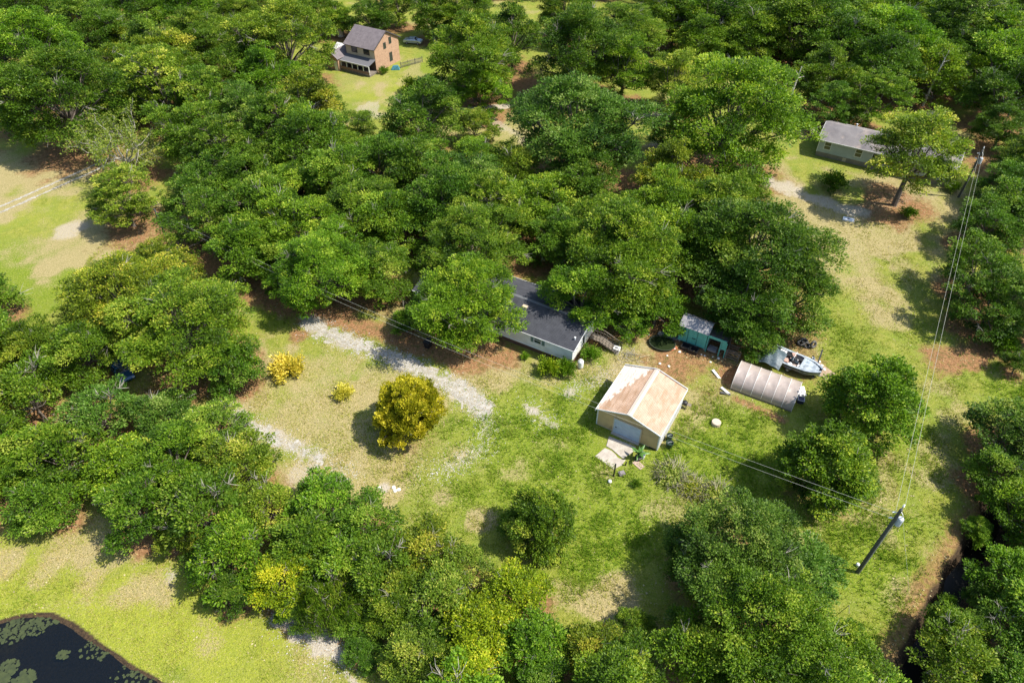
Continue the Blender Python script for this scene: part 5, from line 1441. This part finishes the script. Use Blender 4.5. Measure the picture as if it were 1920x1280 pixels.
o = MB().box(-.3, .35, -.25, .25, 0, .3).box(-.2, .25, -.18, .2, .3, .38).build('crate', mat('dusky', (.20, .18, .18), .8)); o.location = (*at2(1165, 889), 0); o.rotation_euler.z = .3; tag(o, 'low grey crate in the weeds below the concrete slabs', 'crate')
o = MB().lathe(0, 0, [(.16, 0), (.18, .3), (.1, .4)], 8).build('marker', CER); o.location = (*at2(1607, 1060), 0); tag(o, 'small white marker at the foot of the near utility pole', 'marker')
# crates, barrow, trough and tub before the shed
for (px, py, lab) in ((1286, 653, 'left one of two open black crates under the teal shed front'), (1299, 659, 'right one of two open black crates under the teal shed front')):
    mb = MB(); mb.box(-.6, .6, -.5, .5, 0, .04)
    for q in ((-.6, -.54, -.5, .5), (.54, .6, -.5, .5), (-.54, .54, -.5, -.44), (-.54, .54, .44, .5)): mb.box(*q, .04, .5)
    o = mb.build('crate', BLACK); o.location = (*at2(px, py), 0); o.rotation_euler.z = math.radians(SA); tag(o, lab, 'crate', 'black crates under the shed')
e = thing('wheelbarrow', 'upturned wheelbarrow frame of grey tube before the dark lean-to bay', 'wheelbarrow', (*at2(1334, 660), 0), math.radians(SA))
MB().hexa([(-.4, -.3, .25), (.4, -.3, .25), (.3, .3, .25), (-.3, .3, .25), (-.6, -.45, .6), (.6, -.45, .6), (.45, .45, .6), (-.45, .45, .6)]).build('tray', mat('dusky', (.1, .1, .1)), e)
MB().tube([(-.55, -.5, .62), (.62, -.5, .62), (.5, .5, .62), (-.5, .5, .62), (-.55, -.5, .62)], .03, 5).tube([(.6, -.3, .5), (1.2, -.35, .6)], .025, 5).tube([(.5, .3, .5), (1.1, .35, .6)], .025, 5).build('frame', GREY, e)
MB().tube([(-.75, -.06, .2), (-.75, .06, .2)], .2, 12).build('wheel', BLACK, e)
e = thing('pond_tub', 'oval dark tub full of green water left of the teal shed', 'tub', (*at2(1241, 646), 0), math.radians(-20))
mb = MB().lathe(0, 0, [(1.3, 0), (1.45, .3), (1.5, .32), (1.5, .36), (1.38, .36), (1.35, .26)], 22); mb.v = [(a*1.15, b_*.95, c) for a, b_, c in mb.v]; mb.build('rim', mat('tub_dark', (.03, .04, .025), .5), e)
mb = MB().lathe(0, 0, [(1.36, .2), (1.36, .27)], 22); mb.v = [(a*1.15, b_*.95, c) for a, b_, c in mb.v]; mb.build('water', mat('tub_water', (.02, .03, .012), .1), e)
e = thing('metal_trough', 'long grey sheet metal trough lying left of the teal shed', 'trough', (*at2(1252, 632), 0), math.radians(-25))
MB().hexa([(-1.2, -.22, 0), (1.2, -.22, 0), (1.2, .22, 0), (-1.2, .22, 0), (-1.3, -.32, .3), (1.3, -.32, .3), (1.3, .32, .3), (-1.3, .32, .3)]).build('body', GREY, e); MB().bar((-1.3, .3, .32), (1.3, .3, .32), .06).bar((-1.3, -.3, .32), (1.3, -.3, .32), .06).build('rim', GREY, e)
o = MB().lathe(0, 0, [(.14, 0), (.2, .4), (.17, .4)], 10).build('bucket', mat('red_plastic', (.45, .02, .04), .5)); o.location = (*at2(1266, 628), 0); tag(o, 'small red bucket against the left corner of the teal shed', 'bucket')
o = MB().box(-.5, .5, -.4, .4, 0, .06).build('clay_tile', mat('clay', (.33, .11, .05), .9)); o.location = (*at2(1262, 652), 0); o.rotation_euler.z = .4; tag(o, 'flat orange clay sheet on the earth left of the black crates', 'tile')
# boards beside the tunnel
for (px, py, a, l_, lab, m_) in ((1343, 702, -1.15, 1.5, 'white board leaning on the earth, upper of two left of the tunnel', WHITE), (1360, 733, -.9, 1.3, 'white board lying at the near left corner of the tunnel', WHITE), (1360, 738, -.2, 1.2, 'dark board lying at the near left corner of the tunnel', BLACK)):
    o = MB().box(-l_/2, l_/2, -.16, .16, .02, .08).box(-l_/2, l_/2, -.18, -.14, .02, .2).build('board', m_); o.location = (*at2(px, py), 0); o.rotation_euler = (.2, .12, a); tag(o, lab, 'board')
e = thing('fan_box', 'dark blue box with a pale rim at the right end of the tunnel', 'box', (*at2(1500, 753), 0), math.radians(-20))
MB().box(-.35, .35, -.35, .35, 0, .5).build('body', mat('navy', (.03, .03, .08), .5), e); MB().box(-.4, .4, -.4, -.3, .5, .56).box(-.4, .4, .3, .4, .5, .56).box(-.4, -.3, -.3, .3, .5, .56).box(.3, .4, -.3, .3, .5, .56).build('rim', GREY, e)
o = MB().slab([(-.5, -.6, .02), (.5, -.5, .02), (.4, .6, .5), (-.3, .5, .5)], .02).build('plastic_flap', mat('clear_flap', (.7, .68, .62), .4)); o.location = (*at2(1502, 736), 0); tag(o, 'loose pale plastic flap at the right end of the tunnel', 'plastic sheet')

# ---- boat on its trailer
BAo = -36; bc = at2(1489, 689)
bt = thing('boat', 'old open white motor boat with dark stripes full of gear behind the tunnel', 'boat', (*bc, .0), math.radians(BAo))
HULL = mat('boat_white', (.42, .47, .51), .35, (.22, .26, .30), 1.6, lo=.42, hi=.6); HDK = mat('boat_navy', (.02, .035, .05), .3)
def hull_sec(f):
    """half width, rim height, keel height at f from stern 0 to bow 1"""
    w = 1.32*(1-max(0, (f-.45)/.55)**3.4*.72); return w, 1.15+.28*max(0, f-.35), .42+.35*max(0, f-.6)**1.5
mb = MB(); nf = 14; Lb = 6.0
for i in range(nf+1):
    f = i/nf; w, zr_, zk = hull_sec(f); x = -Lb/2+Lb*f
    for yy, zz in ((-w, zr_), (-w*.93, zr_-.33), (-w*.72, zk+.12), (0, zk), (w*.72, zk+.12), (w*.93, zr_-.33), (w, zr_)): mb.v.append((x, yy, zz))
for i in range(nf):
    for j in range(6): a = i*7+j; mb.f.append((a, a+1, a+8, a+7))
mb.f.append((0, 6, 5, 4, 3, 2, 1)); mb.f.append(tuple(nf*7+j for j in range(7)))
hull = mb.build('hull', HULL, bt, smooth=False)
m_ = MB()
for sgn in (-1, 1):
    for i in range(nf):
        a, b_ = i/nf, (i+1)/nf; wa, za, _ = hull_sec(a); wb, zb, _ = hull_sec(b_)
        xa, xb = -Lb/2+Lb*a, -Lb/2+Lb*b_
        m_.bar((xa, sgn*(wa*.985+.015), za-.16), (xb, sgn*(wb*.985+.015), zb-.16), .03, .14)
m_.build('stripe', HDK, bt)
m_ = MB()
for sgn in (-1, 1):
    for i in range(nf):
        a, b_ = i/nf, (i+1)/nf; wa, za, _ = hull_sec(a); wb, zb, _ = hull_sec(b_)
        xa, xb = -Lb/2+Lb*a, -Lb/2+Lb*b_
        m_.bar((xa, sgn*(wa-.08), za+.02), (xb, sgn*max(0, wb-.08), zb+.02), .26, .06)
m_.build('gunwale', HULL, bt)
MB().box(-Lb/2+.1, .75, -1.2, 1.2, .74, .78).build('deck', mat('boat_deck', (.42, .32, .27), .7, (.33, .27, .24), 3), bt)
m_ = MB(); 
for i in range(7):
    a, b_ = .60+i*.05, .65+i*.05; wa = hull_sec(a)[0]-.12; wb = hull_sec(b_)[0]-.12; xa, xb = -Lb/2+Lb*a, -Lb/2+Lb*b_
    m_.hexa([(xa, -wa, 1.1), (xb, -max(.03, wb), 1.12), (xb, max(.03, wb), 1.12), (xa, wa, 1.1), (xa, -wa, 1.2), (xb, -max(.03, wb), 1.24), (xb, max(.03, wb), 1.24), (xa, wa, 1.2)])
m_.build('foredeck', HULL, bt)
for (x, y, w, d, hh, mt_, nm) in ((-1.9, .2, .8, 1.5, .45, WHITE, 'seat_box'), (-.9, .62, 1.1, .5, .35, BLACK, 'seat'), (.15, .62, .9, .5, .35, BLACK, 'seat'), (-.35, -.1, .45, .45, .6, HDK, 'console'), (-1.2, -.55, .8, .45, .3, mat('boat_tan', (.45, .28, .22), .8), 'cushion'), (.5, -.5, .4, .5, .25, WHITE, 'hatch')):
    MB().box(x-w/2, x+w/2, y-d/2, y+d/2, .78, .78+hh).build(nm, mt_, bt, bevel=.03)
r_b = random.Random(12)
CL = [BLACK, WHITE, mat('boat_tan', (.45, .28, .22), .8), HDK, GREY]
for i in range(16):
    x = r_b.uniform(-2.4, 1.3); y = r_b.uniform(-.95, .95); a = r_b.uniform(.1, .35); c_ = r_b.uniform(.08, .3); q = r_b.uniform(0, 3)
    o = MB().box(-a, a, -c_, c_, 0, r_b.uniform(.1, .4)).build('gear', r_b.choice(CL), bt, bevel=.02); o.location = (x, y, .79+.005*i); o.rotation_euler.z = q
MB().tube([(-.4, .95, 1.2), (-.4, .9, 1.75), (-.4, -.3, 1.75), (-.4, -.4, 1.3)], .03, 5).tube([(.65, .9, 1.2), (.65, .85, 1.4), (-.4, .9, 1.6)], .025, 5).build('windscreen_frame', WHITE, bt)
MB().tube([(-.28, -.1, 1.4), (-.2, -.1, 1.5)], [.03, .16], 10).build('steering_wheel', BLACK, bt)
m_ = MB().box(-3.15, -2.8, -.22, .22, .85, 1.55); m_.box(-3.05, -2.9, -.1, .1, .2, .85); m_.build('outboard_motor', BLACK, bt, bevel=.05)
o = MB().lathe(0, 0, [(.2, 0), (.3, .42), (.27, .42), (.2, .1)], 12).build('blue_tub', mat('blue_plastic', (.05, .32, .60), .4)); bx_, by_ = at2(1513, 682, .8); o.location = (bx_, by_, .8); tag(o, 'bright blue tub standing inside the boat', 'tub')
# tarp over the stern
TARP = mat('dark_tarp', (.03, .05, .065), .45, (.10, .14, .16), 2.5, stretch=(1, 5, 1), bump=.5)
mb = MB(); n = 12
for i in range(n+1):
    for j in range(n+1):
        x = -1.4+2.8*i/n; y = -1.7+3.4*j/n
        z = 1.62-.35*abs(y/1.6)**2.2*1.6-.16*abs(x)**2+.07*math.sin(5*x+2*y)+.05*math.sin(9*y)
        mb.v.append((x, y, max(z, .35)))
for i in range(n):
    for j in range(n): a = i*(n+1)+j; mb.f.append((a, a+n+1, a+n+2, a+1))
o = mb.build('tarp', TARP, smooth=True); tx, ty = at2(1449, 668, 1.0); o.location = (tx, ty, .12); o.rotation_euler.z = math.radians(BAo); tag(o, 'dark shiny tarpaulin thrown over the left end of the boat', 'tarpaulin')
tl = thing('boat_trailer', 'low grey trailer with black tyres carrying the old boat', 'trailer', (*bc, 0), math.radians(BAo))
mb = MB(); mb.bar((-2.2, -.8, .38), (1.4, -.8, .38), .1).bar((-2.2, .8, .38), (1.4, .8, .38), .1).bar((1.4, -.8, .38), (3.1, 0, .4), .1).bar((1.4, .8, .38), (3.1, 0, .4), .1).bar((-1.5, -.8, .4), (-1.5, .8, .4), .08).bar((.9, -.8, .4), (.9, .8, .4), .08); mb.build('frame', GREY, tl)
for sgn in (-1, 1):
    w_ = MB().tube([(-.5, sgn*1.13, .33), (-.5, sgn*1.31, .33)], .33, 16).build('tyre', BLACK, tl); MB().tube([(-.5, sgn*1.12, .33), (-.5, sgn*1.325, .33)], .17, 12).build('rim', GREY, w_)
    MB().slab([(-.95, sgn*1.22-.14, .72), (-.05, sgn*1.22-.14, .72), (-.05, sgn*1.22+.14, .72), (-.95, sgn*1.22+.14, .72)], .03).build('mudguard', GREY, tl)
pb = at2(1522, 712); pt = at2(1537, 668)
o = MB().bar((0, 0, .25), (pt[0]-pb[0], pt[1]-pb[1], 1.1), .16, .2).build('beam', BLACK); o.location = (*pb, 0); tag(o, 'long black beam slanting across the right end of the boat', 'beam')
o = MB().box(-1.7, 1.7, -.9, .9, -.02, .05).build('plywood_sheet', mat('plywood', (.36, .27, .18), .9, (.28, .2, .13), 3)); o.location = (*at2(1538, 692), 0); o.rotation_euler.z = math.radians(-58); tag(o, 'tan plywood sheet on the ground right of the boat', 'board')
stones('gear about the boat', 'small pale piece of gear on the ground right of the boat', [(1536, 678), (1545, 693), (1533, 703), (1525, 672), (1541, 685)], STONE, (.14, .26), 9)
ty_ = MB(); R1, R2 = .38, .16; n1_, n2_ = 16, 7
for i in range(n1_):
    for j in range(n2_):
        a = 2*PI*i/n1_; c = 2*PI*j/n2_; q = R1+R2*math.cos(c); ty_.v.append((q*math.cos(a), q*math.sin(a), R2+R2*math.sin(c)))
for i in range(n1_):
    for j in range(n2_): ty_.f.append((i*n2_+j, ((i+1) % n1_)*n2_+j, ((i+1) % n1_)*n2_+(j+1) % n2_, i*n2_+(j+1) % n2_))
tm_ = ty_.mesh('tyre', mat('old_tyre', (.06, .058, .055), .8, (.13, .12, .11), 6), True)
for (px, py, rx, lab) in ((1501, 645, .0, 'left one of the old tyres behind the boat, lying flat'), (1511, 648, .25, 'middle one of the old tyres behind the boat'), (1521, 650, 1.25, 'right one of the old tyres behind the boat, standing upright'), (1507, 641, .1, 'rear one of the old tyres behind the boat')):
    o = link('tyre', tm_); o.location = (*at2(px, py), .02 if rx < 1 else .5); o.rotation_euler = (rx, 0, .5); tag(o, lab, 'tyre', 'old tyres behind the boat')

# ---- cars
def car(label, px, py, rz, paint, name='parked_car'):
    e = thing(name, label, 'car', (*at2(px, py), 0), rz)
    prof = [(-2.2, .35), (-2.25, .75), (-2.1, .98), (-1.35, 1.02), (-.85, 1.42), (.45, 1.45), (1.15, 1.02), (2.05, .86), (2.25, .6), (2.2, .35)]
    mb = MB(); k = len(prof)
    def w(z): return .88 if z < 1.03 else .66
    mb.add([(x, -w(z), z) for x, z in prof]+[(x, w(z), z) for x, z in prof], [tuple(range(k))[::-1], tuple(range(k, 2*k))]+[(i, (i+1) % k, (i+1) % k+k, i+k) for i in range(k)])
    mb.f = [f[::-1] for f in mb.f]
    mb.build('body', paint, e, bevel=.05)
    MB().slab([(.55, -.60, 1.425), (1.12, -.74, 1.07), (1.12, .74, 1.07), (.55, .60, 1.425)], -.01).slab([(-.9, .60, 1.41), (-1.32, .74, 1.06), (-1.32, -.74, 1.06), (-.9, -.60, 1.41)], -.01).build('windscreen', GLASS, e)
    for sg in (-1, 1):
        q = [(-1.15, sg*.84, 1.06), (.95, sg*.84, 1.06), (.4, sg*.69, 1.38), (-.8, sg*.69, 1.38)]
        MB().slab(q if sg < 0 else q[::-1], -.012).build('side_window', GLASS, e)
        for x in (-1.35, 1.4):
            t = MB().tube([(x, sg*.72, .32), (x, sg*.92, .32)], .32, 16).build('wheel', BLACK, e); MB().tube([(x, sg*.71, .32), (x, sg*.93, .32)], .18, 12).build('rim', GREY, t)
        MB().box(2.12, 2.24, sg*.7-.14, sg*.7+.14, .6, .74).build('headlight', CER, e)
    return e
car('silver car parked in the shade behind the brick house', 775, 82, math.radians(-12), mat('silver_paint', (.50, .53, .56), .25, metal=.5))
car('blue car half hidden under the large trees at the left', 231, 700, math.radians(-48), mat('blue_paint', (.035, .10, .20), .25, metal=.2))
# bits at the brick house
o = MB().hexa([(-1, -.7, 0), (1, -.6, 0), (.9, .7, 0), (-.9, .7, 0), (-.6, -.3, .8), (.6, -.35, .9), (.5, .3, .85), (-.5, .4, .7)]).build('tarp', mat('teal_tarp', (.03, .14, .19), .5, (.06, .22, .27), 3), bevel=.05); o.location = (*at2(742, 130), 0); tag(o, 'blue-green tarpaulin heap at the right wall of the brick house', 'tarpaulin')
e = thing('white_shed', 'small white shed left of the brick house, half under trees', 'shed', (*at2(629, 108), 0), math.radians(BA))
gable_solid(0, 2.6, 0, 3.2, -.05, 2.1, 2.8).build('wall', WHITE, e)
for s_ in (0, 1):
    ya = -.2 if s_ == 0 else 3.4; q = [(-.2, ya, 2.05), (2.8, ya, 2.05), (2.8, 1.6, 2.92), (-.2, 1.6, 2.92)]
    MB().slab(q if s_ == 0 else [q[1], q[0], q[3], q[2]], .08).build('roof', mat('white_tin', (.6, .58, .55), .5), e)
MB().box(.9, 1.7, -.04, 0, 0, 1.9).build('door', GREY, e)
o = MB().lathe(0, 0, [(.9, 0), (.5, 1.6), (.1, 2.3)], 8).build('play_tent', mat('cream_canvas', (.62, .50, .40), .8)); o.location = (*at2(640, 68), 0); tag(o, 'pale pointed canvas shelter behind the brick house at its left', 'tent')
FW = mat('fence_wood', (.17, .17, .12), .9, (.11, .11, .08), 3)
fa, fb = at2(752, 128), at2(792, 117)
e = thing('garden_fence', 'low mossy picket fence running right from the brick house', 'fence', (*fa, 0), math.atan2(fb[1]-fa[1], fb[0]-fa[0]))
FLn = math.hypot(fb[0]-fa[0], fb[1]-fa[1])
for i in range(4): MB().box(i*FLn/3-.06, i*FLn/3+.06, -.06, .06, -.1, 1.35).build('post', FW, e)
pk = MB().box(0, .1, -.03, 0, .1, 1.2).mesh('picket', FW)
for i in range(int(FLn/.28)): part_copy('picket', pk, e, (.1+i*.28, 0, 0))
for z in (.35, .95): MB().box(0, FLn, .0, .05, z, z+.09).build('rail', FW, e)
# leafless snags in the woods
SN = mat('snag_white', (.62, .55, .47), .8)
for (px, py, h_, lab) in ((1495, 136, 11, 'bare pale snag with one side branch behind the broad bright tree'), (1772, 45, 11, 'bare pale snag, upper one of two in the closed woods'), (1770, 106, 11, 'bare pale snag, lower one of two in the closed woods')):
    X, Y = at2(px, py, h_*.9); 
    e = thing('snag', lab, 'dead tree', (X, Y, 0), 0, 'bare snags in the woods')
    MB().tube([(0, 0, -.3), (.15, 0, h_*.6), (.5, 0, h_)], [.24, .17, .06], 7).build('trunk', SN, e)
    MB().tube([(.2, 0, h_*.8), (1.5, .1, h_*.83)], [.1, .04], 5).tube([(.3, 0, h_*.86), (-.4, 0, h_*.94)], [.08, .03], 5).build('branch', SN, e)
# vine trellis debris beside the steps
o = MB()
r = np.random.default_rng(77)
for _ in range(38):
    p = np.array([r.uniform(-1.6, 1.6), r.uniform(-1.0, 1.0), .05+.3*r.random()]); d = unit(np.array([r.normal(0, 1), r.normal(0, 1), .15])); o.tube([p, p+d*.5+r.normal(0, .1, 3), p+d*r.uniform(.8, 1.6)], [.03, .025, .015], 3, False)
o = o.build('branch_heap', TWIG); o.location = (*at2(1177, 668), 0); tag(o, 'heap of dry grey vine branches between the wooden steps and the garage', 'branch heap')
GR = grass()
tag(link('grass', GR), 'short and tall green grass blades with dry straw on the lawns', 'grass', kind='stuff')
